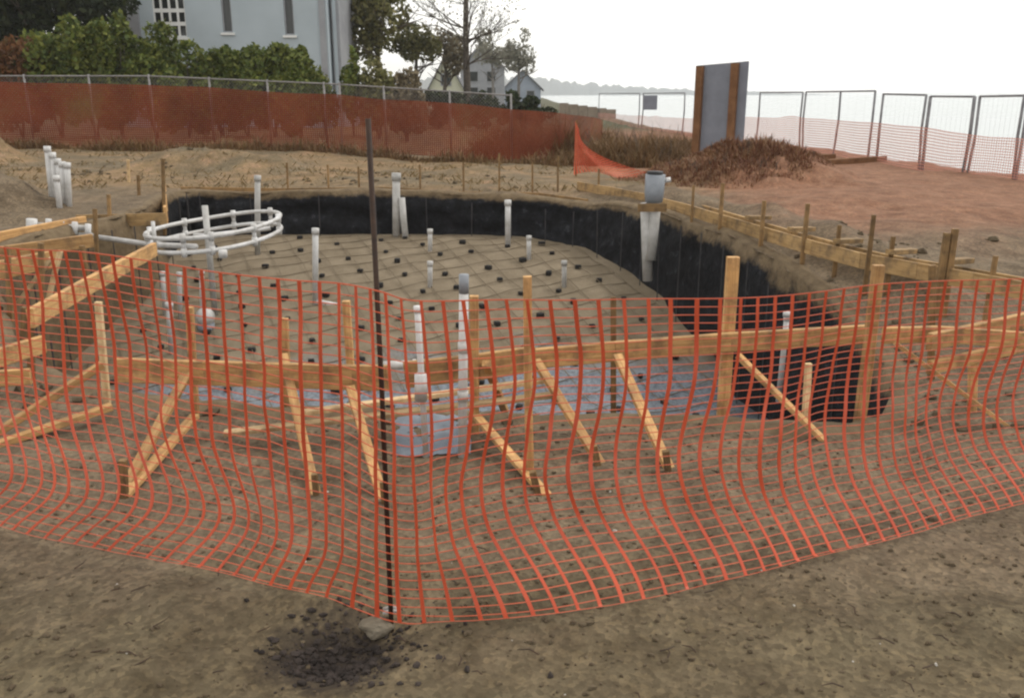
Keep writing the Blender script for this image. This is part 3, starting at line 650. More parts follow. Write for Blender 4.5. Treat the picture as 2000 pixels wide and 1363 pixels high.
lp = [(A0.x, 23.2), (A1.x, 23.0), (A2.x, 22.6), (A3.x, 21.7)]
lzb = [g1(*p) for p in lp]; lzt = [on_y(0, 149, 23.2).z, on_y(305, 149, 23.0).z, on_y(665, 165, 22.6).z, on_y(1000, 187, 21.7).z]
PS = np.array(lp); SS = np.concatenate([[0], np.cumsum(np.linalg.norm(np.diff(PS, axis=0), axis=1))])
posts = []
for px in (-120, 65, 187, 305, 418, 530, 640, 668, 755, 880, 1000):
    for s in np.linspace(0, SS[-1], 3000):
        x, y = np.interp(s, SS, PS[:, 0]), np.interp(s, SS, PS[:, 1])
        if 1000 + FPX * x / (y * .9608 + .3) >= px: posts.append(s); break
chain_fence('chain_link_fence', 'grey chain-link fence along the back of the site below the hedge', lp, lzb, lzt, posts, M['galv'], prad=.026)
NY = -.06; np_ = [(x, y + NY) for x, y in lp] + [(1.2, 22.6), (2.6, 26)]
ntop = [on_y(0, 152, 23.2).z, on_y(305, 166, 23).z, on_y(665, 185, 22.6).z, on_y(1000, 214, 21.7).z, on_y(1070, 222, 22.6).z, on_y(1150, 235, 26).z]
nb = [g1(*p) + .02 for p in np_]
v, f_ = ribbon_net(np_, nb, ntop, .05, .045, .026, .022, 3, .06)
o = empty('debris_net', (lp[0][0], lp[0][1], lzb[0])); tag(o, 'long dark-orange mesh screen hung along the back chain-link fence', 'net')
tag(npmesh('mesh', v - np.array(o.location), f_, M['net_back'], o), kind='stuff')
# seaward fence
rp = [(coast_x(y) - .7, y) for y in (13.2, 16.6, 20, 24, 27.4, 32, 36, 44, 60)]; rp = [(float(a), b) for a, b in rp]
PS = np.array(rp); SS = np.concatenate([[0], np.cumsum(np.linalg.norm(np.diff(PS, axis=0), axis=1))])
def s_at(px):
    for s in np.linspace(0, SS[-1], 6000):
        x, y = np.interp(s, SS, PS[:, 0]), np.interp(s, SS, PS[:, 1])
        if 1000 + FPX * x / (y * .9608 + .3) <= px: return s
    return SS[-1]
rzb = [g1(*p) for p in rp]; rzt = [1.60, 1.60, 1.59, 1.66, 1.68, 1.66, 1.62, 1.6, 1.6]
sf = empty('panel_fence', (rp[0][0], rp[0][1], rzb[0])); tag(sf, 'row of thin steel fence panels standing along the sea edge', 'fence'); SO = Vector(sf.location)
def sea_pt(px, z): s_ = s_at(px); return Vector((np.interp(s_, SS, PS[:, 0]), np.interp(s_, SS, PS[:, 1]), z))
for k, (pa, pb_, za, zb_, mids) in enumerate(((2085, 1992, 1.62, 1.60, ()), (1984, 1900, 1.60, 1.58, ()), (1890, 1806, 1.575, 1.575, ()), (1798, 1716, 1.60, 1.62, ()), (1700, 1568, 1.69, 1.67, (1634,)), (1562, 1480, 1.66, 1.66, ()), (1335, 1255, 1.64, 1.62, ()), (1248, 1168, 1.62, 1.6, ()))):
    A, B = sea_pt(pa, za), sea_pt(pb_, zb_)
    for px, tp in ((pa, A), (pb_, B), *[(m, A.lerp(B, .5)) for m in mids]):
        ln = random.uniform(-.06, .06); q_ = sea_pt(px, 0) if px not in (pa, pb_) else tp
        zt_ = tp.z; MB().tube([(q_.x + ln, q_.y, g1(q_.x, q_.y) - .25), (q_.x - ln*.3, q_.y, zt_ * .55), (q_.x, q_.y, zt_)], .028 if k != 2 else .036, 8).build('post', M['sea_post'], sf, True).location = -SO
    MB().tube([A, B], .022, 8).build('rail', M['sea_post'], sf, True).location = -SO
    vs = []; fs = []
    for j in range(1, 9):
        for c_ in (0,):
            t_ = j / 9; lo_, hi_ = A.lerp(B, t_), A.lerp(B, t_); n0 = len(vs); e_ = .0022; vs += [(lo_.x, lo_.y - e_, g1(lo_.x, lo_.y)), (lo_.x, lo_.y + e_, g1(lo_.x, lo_.y)), (hi_.x, hi_.y + e_, hi_.z), (hi_.x, hi_.y - e_, hi_.z)]; fs.append((n0, n0+1, n0+2, n0+3))
    tag(npmesh('wire_mesh', np.array(vs) - np.array(SO), fs, M['sea_post'], sf), kind='stuff')
rnt = [np.interp(y, [13, 16.6, 20, 27.4, 36, 60], [.82, .84, .92, .96, .7, .4]) for x, y in rp]
v, f_ = ribbon_net([(x - .06, y) for x, y in rp], [a + .02 for a in rzb], rnt, .075, .05, .017, .013, 9, .05)
o = empty('debris_net', (rp[0][0], rp[0][1], rzb[0])); tag(o, 'pale pinkish orange mesh on the lower half of the sea-edge fence', 'net')
tag(npmesh('mesh', v - np.array(o.location), f_, M['net_sea'], o), kind='stuff')
# notice hanging on the sea fence
p = on_y(1270, 201, 37.5); o = tag(MB().box((-.28, -.03, -.28), (.28, .03, .28)).build('notice_board', M['sign_panel'], None), 'small square grey-blue notice hanging on the far sea fence', 'sign'); o.location = p
# big site board seen from behind
SY = 19.6
p0 = on_y(1356, 200, SY + .35); p1 = on_y(1457, 200, SY - .35); zt0 = on_y(1356, 129, SY + .35).z; zt1 = on_y(1457, 120, SY - .35).z; gz0 = g1(p0.x, SY)
o = empty('site_board', (p0.x, p0.y, gz0)); tag(o, 'tall grey site board on two brown timber posts by the water', 'sign board')
ux = Vector((p1.x - p0.x, p1.y - p0.y, 0)); wdt = ux.length; ux.normalize(); ang = math.atan2(ux.y, ux.x); o.rotation_euler = (0, 0, ang)
h0, h1 = zt0 - gz0, zt1 - gz0; zb = .25
MB().add([(0,0,zb),(wdt,0,zb),(wdt,0,h1),(0,0,h0),(0,.022,zb),(wdt,.022,zb),(wdt,.022,h1),(0,.022,h0)], [(0,1,2,3),(4,7,6,5),(0,4,5,1),(1,5,6,2),(2,6,7,3),(3,7,4,0)]).build('panel', M['sign_panel'], o)
for fx_ in (.03, .70):
    a = wdt * fx_; hh = h0 + (h1 - h0) * fx_ - .01; MB().box((a, -.09, -.3), (a + wdt * .135, -.001, hh)).build('post', M['sign_post'], o)
# draped bright net in front of the brush
pk = on_g(1128, 345); PKY = pk.y; o = empty('draped_net', pk); tag(o, 'bright orange net scrap hanging from a stake in a triangle', 'net')
stk = tag(beam('stake', pk - Vector((.02, 0, .3)), on_y(1126, 236, PKY), .03, .03, M['old_wood']), 'thin stake holding up the bright orange net scrap', 'stake')
vs, fs = [], []; top_ = on_y(1127, 240, PKY - .03) - pk
def drape(u, v):
    bx = u * 1.25; e = .05 + .95 * (1 - v)**2.4
    x = (top_.x - .05) * 1 + bx * e + .02; y = -.05 - .25 * e * u + .05 * math.sin(u * 9) * e
    z = top_.z * v * (1 - .15*u) + .03 + .05 * math.sin(u*7) * (1 - v); return (x, y, z)
def dstrip(A, B):
    n0 = len(vs)
    for a, b in zip(A, B): vs.append(a); vs.append(b)
    for i in range(len(A) - 1): fs.append((n0+2*i, n0+2*i+1, n0+2*i+3, n0+2*i+2))
for k in range(25):
    u = k / 24; V_ = [i / 14 for i in range(15)]; dstrip([drape(u - .007, v) for v in V_], [drape(u + .007, v) for v in V_])
for k in range(30):
    v = k / 30; U_ = [i / 24 for i in range(25)]; dstrip([drape(u, v) for u in U_], [tuple(np.array(drape(u, v + .009)) + (0, -.004, 0)) for u in U_])
tag(npmesh('mesh', np.array(vs), fs, M['net_bright'], o), kind='stuff')

# dry brush on the seaward slope, timbers and mound
for i, (px, py, ry_, rx_, rz_, lab) in enumerate([(1010, 300, 23.2, 1.0, .5, 'dry brown brush at the last chain-link post'), (1080, 300, 23.5, 1.1, .5, 'dry tan brush left of the bright orange net scrap'), (1215, 300, 22, 1.2, .38, 'low dry brush between net scrap and site board'), (1290, 300, 21.5, 1.1, .3, 'low dry brush in front of the small notice, nearer the clay mound'), (1040, 292, 24.5, 1.0, .45, 'dry brown brush just right of the last fence post'), (1110, 282, 25, 1.0, .42, 'dry brown brush behind the bright orange net scrap'),
        (1180, 288, 26, 1.1, .42, 'dry brown brush right of the bright orange net scrap'), (1250, 290, 26, 1.1, .36, 'dry brown brush below the small notice'), (1315, 292, 26, 1.0, .3, 'dry brown brush left of the site board')]):
    x = on_y(px, py, ry_).x; brush('dry_brush', lab, x, ry_, rx_ * 1.3, 1.1, rz_ * .9, rz_ * 2.3, 4200, .011, M['dry'], 120 + i, 'dry brush on the seaward slope')
for i, (px, yy, rx_, rz_, lab) in enumerate([(1310, 14.3, .6, .14, 'reddish dead brush at the left foot of the clay mound'), (1545, 14.4, .45, .16, 'last reddish dead brush running off the clay mound to the right'), (1350, 13.6, .55, .16, 'reddish dead brush on the mound below the site board'), (1425, 13.4, .6, .19, 'reddish dead brush in the middle of the clay mound'), (1495, 13.7, .5, .24, 'reddish dead brush at the right end of the clay mound')]):
    x = on_y(px, 330, yy).x; brush('dead_brush', lab, x, yy + .2, rx_ * 1.5, 1.0, rz_ * .3, rz_ * 1.05, 3200, .008, M['dry_red'], 140 + i, 'dead brush on the clay mound')
for (a, b, lab) in (((1545, 303), (1622, 300), 'short brown timber lying beyond the clay mound'), ((1610, 311), (1728, 309), 'longer brown timber lying on the red clay near the sea fence')):
    p0, p1 = on_z(*a, .12), on_z(*b, .12); p0.z = g1(p0.x, p0.y); p1 = Vector((p1.x, p0.y + .3, g1(p1.x, p0.y + .3)))
    tag(beam('timber', p0 + Vector((0, 0, .06)), p1 + Vector((0, 0, .06)), .15, .15, M['sign_post']), lab, 'timber')

# ------------------------------------------------------------------ formwork round the pool
def rimpath(pix, z):
    return [on_z(px, py, z) for px, py in pix]
def board_strip(name, pts, h, th, mat, parent, per=1):
    """sawn boards laid end to end along pts (each its own part), lower edge at pts.z"""
    O = Vector(parent.location)
    for i in range(0, len(pts) - 1, per):
        a, b = Vector(pts[i]), Vector(pts[min(i + per, len(pts) - 1)]); d = (b - a).normalized() * .0015
        beam(name, a + Vector((0, 0, h/2)) + d, b + Vector((0, 0, h/2)) - d, th, h, mat, parent)
# right-hand rim
of = empty('rim_formwork', (2.6, 8, g1(2.6, 8))); tag(of, 'curved timber edge form with stakes along the seaward rim of the pool', 'formwork')
pix = [(1128, 372), (1200, 385), (1260, 398), (1340, 420), (1420, 446), (1500, 472), (1585, 498), (1680, 524), (1790, 545), (1900, 566), (2030, 592)]
pts = rimpath(pix, .40)
board_strip('form_board', pts, .115, .022, M['worn'], of)
pts2 = [p + Vector((.2, .14, -.02)) for p in pts[2:]]
board_strip('backing_board', pts2, .11, .03, M['worn'], of)
for px, yb, yt, wd in ((1170, 385, 330, .03), (1355, 440, 362, .03), (1412, 455, 358, .04), (1493, 482, 392, .04), (1578, 505, 398, .04), (1640, 520, 440, .035), (1707, 540, 420, .035), (1745, 545, 462, .035), (1850, 570, 455, .05), (1866, 570, 447, .05), (1945, 585, 500, .035)):
    b = on_z(px, yb, .36); tpt = on_y(px - .02*(px-1000)*0, yt, b.y + .03); b2 = Vector((tpt.x, tpt.y + .02, g1(tpt.x, tpt.y) - .25)); t2 = tpt
    beam('stake', b2, t2, wd, wd * .8, M['old_wood'], of, taper=.8)
for px in (1460, 1540, 1620, 1700, 1790):     # blocks tying the two boards together
    i = min(range(len(pix)), key=lambda k: abs(pix[k][0] - px)); p = pts[i].lerp(pts[min(i+1, len(pts)-1)], .5)
    beam('spreader', p + Vector((.0, .0, .155)), p + Vector((.24, .17, .135)), .07, .035, M['worn'], of)
# back rim: low weathered boards and thin stakes
ob = empty('rim_formwork', (-1.6, 11.8, g1(-1.6, 11.8))); tag(ob, 'low weathered boards and thin stakes along the back rim of the pool', 'formwork')
pts = [Vector((x, y, g1(x, y) + .0)) for x, y in ((-4.35, 11.78), (-3.0, 11.86), (-1.7, 11.86), (-.5, 11.83), (.35, 11.62), (.95, 11.2))]
board_strip('form_board', [p - Vector((0, 0, .025)) for p in pts], .06, .025, M['old_wood'], ob)
for px, yt in ((560, 318), (640, 322), (700, 326), (820, 322), (905, 316), (975, 300), (1040, 318), (1090, 305)):
    p = on_z(px, 345, .4); p = Vector((p.x, 11.9, g1(p.x, 11.9))); p.x = on_y(px, 345, 11.9).x
    beam('stake', p - Vector((0, 0, .2)), on_y(px, yt, 11.9), .025, .025, M['old_wood'], ob)
# back-left step of the pool: stacked lumber boards
oc = empty('rim_formwork', (-4.6, 9.6, g1(-4.6, 9.6))); tag(oc, 'orange lumber boards framing the back left corner beside the white pipes', 'formwork')
zz = .33
for (a, b, h) in (((150, 432), (325, 428), .13), ((140, 402), (322, 398), .09), ((180, 368), (322, 362), .07), ((262, 352), (330, 345), .06)):
    p0 = on_z(*a, zz + .02); p1 = on_z(*b, zz + .02); beam('form_board', p0, p1, .03, h, M['worn'], oc)
p0 = on_z(322, 425, zz); p1 = on_z(322, 372, .3); beam('form_board', p0 + Vector((0, .02, 0)), Vector((p1.x, p1.y, p0.z)), .03, .22, M['lumber'], oc)
for (px, yb, yt) in ((318, 425, 310), (250, 372, 312), (212, 440, 380), (185, 470, 408), (270, 400, 342)):
    p = on_z(px, yb, .3); beam('stake', p - Vector((0, 0, .2)), on_y(px, yt, p.y), .035, .03, M['lath'] if px == 250 else M['old_wood'], oc)
# near formwork
on = empty('near_formwork', (0, 4.4, 0)); tag(on, 'raised timber edge form on stakes and diagonal braces along the near rim', 'formwork')
def gp(px, py): return on_g(px, py)
NB = [((228, 722), .30), ((400, 728), .30), ((556, 733), .30), ((690, 737), .31), ((760, 738), .33)]
pts = [on_z(px, py, z) for (px, py), z in NB]
for a, b in zip(pts[:-1], pts[1:]): beam('form_board', a, b, .035, .125, M['lumber'], on)
NB2 = [((790, 732), .33), ((935, 716), .36), ((1045, 700), .38), ((1200, 686), .40), ((1425, 668), .41), ((1700, 652), .41)]
pts = [on_z(px, py, z) for (px, py), z in NB2]
for i, (a, b) in enumerate(zip(pts[:-1], pts[1:])): beam('form_board', a, b, .035, .10 if i > 1 else .13, M['lumber'], on)
NB3 = [((1725, 655), .42), ((1830, 652), .42), ((2060, 668), .40)]
pts = [on_z(px, py, z) for (px, py), z in NB3]
for a, b in zip(pts[:-1], pts[1:]): beam('form_board', a, b, .035, .085, M['lumber'], on)
beam('form_board', on_z(1815, 668, .42), on_z(2060, 612, .42), .035, .09, M['lumber'], on)
beam('form_board', on_z(1815, 718, .28), on_z(2060, 660, .3), .035, .07, M['lumber'], on)
def stake_px(px_b, py_b, px_t, py_t, wd, th=None, mat=None, parent=on, name='stake', tp=None):
    b = gp(px_b, py_b); t = on_y(px_t, py_t, b.y); d = (t - b).normalized()
    return beam(name, b - d * .18, t, wd, th or wd, mat or M['lumber'], parent, up=(0, 1, 0), taper=tp)
stake_px(210, 795, 192, 590, .034, .03, M['lath']); stake_px(382, 812, 370, 600, .036); stake_px(562, 800, 556, 622, .036); stake_px(690, 795, 676, 588, .04)
stake_px(928, 850, 926, 578, .042); stake_px(1036, 930, 1030, 540, .036); stake_px(1198, 800, 1198, 580, .03, .02, M['old_wood']); stake_px(1412, 806, 1432, 502, .062, .045, M['lumber'])
stake_px(1572, 832, 1579, 710, .032, .03, M['lath']); stake_px(1678, 825, 1716, 518, .055, .045, M['lumber']); stake_px(1818, 745, 1821, 518, .036, .03, M['old_wood']); stake_px(1898, 802, 1901, 690, .04)
def brace_px(a, za, b, wd=.045, ht=.022, mat=None, roll=0, yoff=-.03):
    p0 = on_z(*a, za); p0.y += yoff; p1 = gp(*b); d = (p1 - p0).normalized(); beam('brace', p0, p1 + d * .04, wd, ht, mat or M['lumber'], on, roll)
brace_px((556, 690), .36, (615, 960)); brace_px((686, 752), .28, (750, 985)); brace_px((950, 706), .40, (985, 800), .04, .03)
brace_px((930, 808), .12, (1060, 960)); brace_px((1046, 700), .38, (1170, 903), .05); brace_px((1204, 690), .40, (1307, 915), .05); brace_px((1438, 690), .37, (1605, 858), .055)
brace_px((1745, 668), .41, (1965, 832)); brace_px((377, 712), .32, (245, 955), .05); brace_px((384, 808), .08, (250, 962), .05); brace_px((205, 708), .3, (-40, 868), .05, .035); brace_px((222, 790), .07, (-40, 882), .05, .035)
stake_px(243, 968, 240, 898, .03, .03, M['old_wood'], name='ground_stake'); stake_px(618, 968, 614, 925, .025, .025, M['old_wood'], name='ground_stake'); stake_px(752, 990, 748, 940, .025, .025, M['old_wood'], name='ground_stake')
stake_px(1050, 962, 1040, 920, .03, .03, M['old_wood'], name='ground_stake'); stake_px(1168, 910, 1160, 870, .03, .03, M['old_wood'], name='ground_stake'); stake_px(1305, 922, 1300, 880, .03, .03, M['old_wood'], name='ground_stake')
# left framing
ol = empty('left_formwork', (-2.7, 5, 0)); tag(ol, 'orange timber frame of sloping planks at the far left behind the net', 'formwork')
beam('plank', on_z(302, 487, .42), on_z(60, 622, .44), .04, .11, M['lumber'], ol)
beam('plank', on_z(85, 672, .30), on_z(-60, 715, .30), .04, .10, M['lumber'], ol)
beam('plank', on_z(60, 735, .12), on_z(-60, 742, .12), .04, .09, M['lumber'], ol)
beam('plank', on_z(165, 432, .42), on_z(-30, 470, .42), .05, .10, M['lumber'], ol)
beam('plank', on_z(180, 470, .36), on_z(-30, 500, .36), .05, .12, M['lumber'], ol)
beam('plank', on_z(110, 505, .36), on_z(-40, 535, .36), .05, .14, M['lumber'], ol)
for (a, b) in (((45, 668), (48, 600)), ((82, 582), (80, 475)), ((170, 545), (160, 480)), ((20, 600), (14, 480)), ((62, 745), (58, 600))): stake_px(*a, *b, .036, .03, M['old_wood'], ol)
for (a, b) in (((105, 545), (118, 490)), ((60, 560), (100, 505))): stake_px(*a, *b, .035, .03, M['lath'], ol, 'strut')

# ------------------------------------------------------------------ loose laths near the pipes
p0 = on_z(438, 846, .05); p1 = on_z(1082, 771, .22)
tag(beam('lath', p0, p1, .04, .022, M['lath'], None, .2), 'long pale lath slanting low across the near pool edge, lower of two', 'lath')
p0 = on_z(575, 808, .13); p1 = on_z(1082, 740, .29)
tag(beam('lath', p0, p1, .04, .022, M['lath'], None, .1), 'shorter pale lath propped just above the long one', 'lath')

# ------------------------------------------------------------------ pipes
def pipe(label, base, top, wpx, mat='pvc', cap=True, zb=None, extra=None, name='standpipe'):
    """riser: base pixel on the pool floor (or zb), top pixel at the same distance"""
    if zb is None:
        y = 8.
        for _ in range(60):
            d = ray(*base); z = f1(d[0] / d[1] * y, y); y = .6 * y + .4 * (z - CH) / d[2] * d[1]
        b = on_y(*base, y)
    else: b = on_z(*base, zb)
    t = on_y(*top, b.y); r = wpx / 2 / FPX * b.y * 1.0
    o = empty(name, b); tag(o, label, 'pipe')
    d = (t - b); MB().tube([-d.normalized() * .06, d * .5, d], r, 12).build('tube', M[mat], o, True)
    if cap: MB().tube([d * 1 - d.normalized() * r * 1.6, d + d.normalized() * r * .35], r * 1.22, 12).build('coupling', M[mat], o, True)
    return o, b, t, r
pipe('short white riser right of the thick leaning pipes on the pool floor', (840, 490), (840, 449), 9); pipe('white riser in mid floor directly below another, nearer one', (840, 560), (840, 512), 10)
pipe('tall white riser against the black back wall', (992, 482), (992, 393), 11); pipe('short white riser right of the tall one by the back wall', (1033, 506), (1033, 462), 9)
pipe('grey-white riser farthest right on the sandy floor', (1102, 560), (1102, 511), 10, 'pvc_dirty'); pipe('white riser behind the round pipe loop', (503, 497), (503, 345), 11, 'pvc_dirty')
o, b, t, r = pipe('thick grey-white pipe before the back wall with a shorter one strapped on', (774, 462), (774, 341), 15, 'pvc_dirty')
MB().tube([(r*2.0 + .03, -.06, -.05), (r*2.2, -.05, .2), (r*1.9, -.04, .5)], r * .85, 12).build('short_tube', M['pvc_dirty'], o, True)
o, b, t, r = pipe('white standpipe with an elbow turning right at its foot', (616, 594), (616, 448), 12, cap=True)
e = on_y(658, 597, b.y) - b; e2 = on_y(660, 640, b.y) - b
MB().tube([(0, 0, r), tuple(e * .5 + Vector((0, 0, r*.4))), tuple(e)], r, 10).build('elbow', M['pvc'], o, True); MB().tube([tuple(e), tuple(e2)], r, 10).build('drop', M['pvc'], o, True)
# skimmer with twin pipes on the seaward wall
sk0 = on_y(1264, 545, 9.05); o = empty('skimmer', sk0); tag(o, 'grey skimmer box with two pipes below it on the seaward pool wall', 'skimmer')
a = on_y(1258, 395, 9.05) - sk0; bb = on_y(1296, 395, 9.05) - sk0; zt = on_y(1276, 341, 9.05).z - sk0.z
cx = (a.x + bb.x) / 2; wr = (bb.x - a.x) / 2; MB().tube([(cx, 0, a.z), (cx, 0, a.z + .1), (cx + .005, 0, zt)], [wr * .88, wr, wr * 1.02], 18).build('body', M['pvc_grey'], o, True)
MB().tube([(cx, 0, zt - .01), (cx, 0, zt + .03)], wr * .82, 18).build('lid', M['black_cap'], o, True)
MB().tube([(cx + wr, 0, zt - .06), (cx + wr + .06, 0, zt - .05)], .025, 10).build('port', M['pvc'], o, True)
for k, (px0, px1) in enumerate(((1261, 1265), (1281, 1271))):
    p0 = on_y(px0, 397, 9.05 - .02*k) - sk0; p1 = on_y(px1, 548 - 40*k, 9.05 - .05*k) - sk0; MB().tube([p0, p0.lerp(p1, .5), p1], [.055, .054, .052], 12).build('tube', M['pvc_dirty'], o, True)
p0 = on_y(1246, 400, 8.93) - sk0; p1 = on_y(1302, 408, 8.93) - sk0; MB().box((p0.x, -.13, p1.z - .03), (p1.x, -.112, p0.z + .01)).build('strap', M['old_wood'], o)
# near pipes in the trench
o, b, t, r = pipe('tallest white pipe at the near pool edge with a grey top', (903, 886), (906, 560), 19, zb=on_g(903, 886).z, cap=False)
t2 = on_y(906, 536, b.y) - b; MB().tube([t - b - Vector((0, 0, .03)), t2], r * 1.05, 12).build('grey_top', M['pvc_grey'], o, True)
for zz_ in (.33, .62): MB().tube([(t - b) * zz_, (t - b) * (zz_ + .06)], r * 1.18, 12).build('coupling', M['pvc'], o, True)
o, b, t, r = pipe('slim white pipe with a thick lower fitting left of the tallest near pipe', (832, 888), (815, 600), 13, zb=on_g(832, 888).z)
p_ = on_y(822, 782, b.y - .01) - b; p__ = on_y(822, 730, b.y - .01) - b; MB().tube([p_, p__], r * 2.0, 12).build('fitting', M['pvc'], o, True)
p0 = on_z(748, 714, .22); p1 = on_z(806, 712, .22); o = empty('pipe_stub', p0); tag(o, 'short horizontal white pipe stub beside the slim near pipe', 'pipe'); MB().tube([(0, 0, 0), p1 - p0], .024, 12).build('tube', M['pvc'], o, True); MB().tube([p1 - p0, (p1 - p0) * 1.12], .03, 12).build('coupling', M['pvc'], o, True)
pipe('slim white riser left of the ball-capped riser, behind the net', (336, 690), (330, 592), 13); pipe('thin white riser near the left end of the pool under the loop', (322, 615), (317, 532), 9); pipe('thin white riser second from left under the pipe loop', (352, 622), (350, 533), 9); pipe('white riser just left of the loop support pipe', (395, 640), (394, 530), 9)
o, b, t, r = pipe('leaning white pipe behind the right end of the near board', (1522, 768), (1537, 618), 11, zb=-.35); MB().tube([t - b, t - b + Vector((.0, 0, .03))], r * 1.5, 12).build('cap', M['pvc'], o, True)
pipe('slim grey stub behind the net near the right pool corner', (1640, 640), (1642, 585), 8, 'pvc_dirty', zb=-.1)
# leaning bundle of pipes at the left
bl = ['leaning', 'second', 'third', 'fourth', 'fifth', 'shortest']
for i, (bx_, by_, tx_, ty_) in enumerate(((104, 412, 92, 288), (112, 412, 102, 300), (122, 412, 112, 312), (130, 414, 121, 318), (136, 415, 131, 320), (118, 418, 110, 345))):
    o, b, t, r = pipe(['leftmost and tallest pipe of the leaning off-white bundle on the left', 'second pipe from the left in the leaning off-white bundle', 'third pipe from the left in the leaning off-white bundle', 'fourth pipe from the left in the leaning off-white bundle', 'rightmost pipe of the leaning off-white bundle', 'shortest pipe in front of the leaning off-white bundle'][i], (bx_, by_), (tx_, ty_), 11, 'pvc', zb=.36 + .0, name='bundled_pipe'); o['group'] = 'leaning pipe bundle on the left'
# spa plumbing ring
SYD = 9.0; c0 = on_y(421, 464, SYD); ring = empty('pipe_loop', (c0.x, c0.y, f1(c0.x, SYD))); tag(ring, 'round double loop of white pipe raised on a riser above the pool floor', 'pipe loop'); RO = Vector(ring.location)
rx_ = 120 / FPX * SYD; ry_ = .9; zlow = c0.z; zup = c0.z + .13
def ringpts(z, n=48, tilt=.02): 
    return [(c0.x + rx_ * math.cos(a) * (1 + .02*math.sin(3*a)), c0.y + ry_ * math.sin(a), z + .05 * math.cos(a) + .012 * math.sin(2*a)) for a in [2*math.pi*k/n for k in range(n)]]
for z_, nm in ((zlow, 'lower_loop'), (zup, 'upper_loop')): MB().tube(ringpts(z_), .021, 10, closed=True).build(nm, M['pvc'], ring, True).location = -RO
L_, U_ = ringpts(zlow), ringpts(zup)
for k in (1, 7, 13, 19, 25, 30, 36, 39, 44):
    MB().tube([L_[k], U_[k]], .02, 10).build('connector', M['pvc'], ring, True).location = -RO
    for P_ in (L_[k], U_[k]): MB().tube([Vector(P_) - Vector((0, 0, .04)), Vector(P_) + Vector((0, 0, .04))], .027, 10).build('tee', M['pvc'], ring, True).location = -RO
for sx_ in (400,):
    t = on_y(sx_, 402, SYD); bt = on_y(403, 655, SYD); MB().tube([(t.x, SYD, RO.z - .03), (t.x, SYD, t.z)], .032, 12).build('riser', M['pvc_dirty'], ring, True).location = -RO
    MB().tube([(t.x - .14, SYD, zlow + .02), (t.x, SYD, zlow + .02), (t.x + rx_*.9, SYD + .3, zlow + .05)], .024, 10).build('crossbar', M['pvc'], ring, True).location = -RO
MB().tube([(c0.x - rx_*.5, SYD - ry_*.85, zlow), (c0.x - rx_*.5, SYD - ry_*.85, zup + .14)], .018, 8).build('riser', M['pvc'], ring, True).location = -RO
p_ = on_y(433, 488, SYD - ry_); MB().tube([(p_.x, SYD - ry_*.97, zlow - .05), (p_.x, SYD - ry_*.97, zlow + .02)], .04, 10).build('jet', M['pvc'], ring, True).location = -RO
pl = on_y(180, 462, 8.6); MB().tube([tuple(pl), (c0.x - rx_*.7, SYD - ry_*.6, zlow + .015), (c0.x + .1, SYD - ry_*.95, zlow + .05)], .026, 10).build('feed_pipe', M['pvc'], ring, True).location = -RO
# ball at the foot of the riser
pb = on_y(405, 660, SYD - .3); zf = f1(pb.x, SYD - .3); o = empty('drain_pot', (pb.x, SYD - .3, zf)); tag(o, 'round white plastic pot at the foot of the loop riser', 'drain pot')
bm = bmesh.new(); bmesh.ops.create_uvsphere(bm, u_segments=18, v_segments=12, radius=.095); me = bpy.data.meshes.new('dome'); bm.to_mesh(me); bm.free(); me.polygons.foreach_set('use_smooth', [True]*len(me.polygons))
dm = link('dome', me, M['pvc'], o); dm.location = (0, 0, max(.12, pb.z - zf)); MB().tube([(0, 0, -.03), (0, 0, max(.05, pb.z - zf - .04))], .085, 16).build('base', M['pvc_grey'], o, True)
# manifold at the left
MY = 8.6; m0 = on_y(60, 460, MY); o = empty('pipe_manifold', m0); tag(o, 'white plumbing manifold of short stubs at the left rim', 'pipe manifold')
for (a, b, r, nm) in (((62, 462), (62, 428), .05, 'valve'), ((62, 455), (180, 462), .034, 'header'), ((75, 440), (172, 446), .028, 'header'), ((95, 465), (95, 428), .028, 'stub'), ((120, 466), (120, 432), .028, 'stub'), ((146, 466), (146, 434), .028, 'stub'), ((172, 468), (172, 438), .028, 'stub')):
    p0 = on_y(*a, MY - (.04 if nm == 'stub' else 0)) - m0; p1 = on_y(*b, MY - (.04 if nm == 'stub' else 0)) - m0; MB().tube([p0, p1], r, 10).build(nm, M['pvc'] if nm != 'header' else M['pvc_dirty'], o, True)

# blue-grey plastic sheet lying at the trench mouth
pA = on_g(758, 890); pB = on_g(920, 888); pC = on_g(915, 808); pD = on_g(768, 808); n = 22; vs = []
for j in range(n):
    for i in range(n):
        u, v = i/(n-1), j/(n-1); p = pA.lerp(pB, u).lerp(pD.lerp(pC, u), v)
        vs.append((p.x + .02*float(vnoise(u*5, v*5, 4)), p.y + .02*float(vnoise(u*6, v*4, 6)), g1(p.x, p.y) + .022 + .022 * float(vnoise(u*6, v*6, 2)) + .012*float(vnoise(u*14, v*3, 7)) - .02 * (abs(2*u-1)**6 + abs(2*v-1)**6)))
q = [(j*n+i, j*n+i+1, (j+1)*n+i+1, (j+1)*n+i) for j in range(n-1) for i in range(n-1)]
tag(npmesh('plastic_sheet', np.array(vs), q, M['sheet'], smooth=True), 'crumpled blue-grey plastic sheet under the two near pipes', 'sheet')

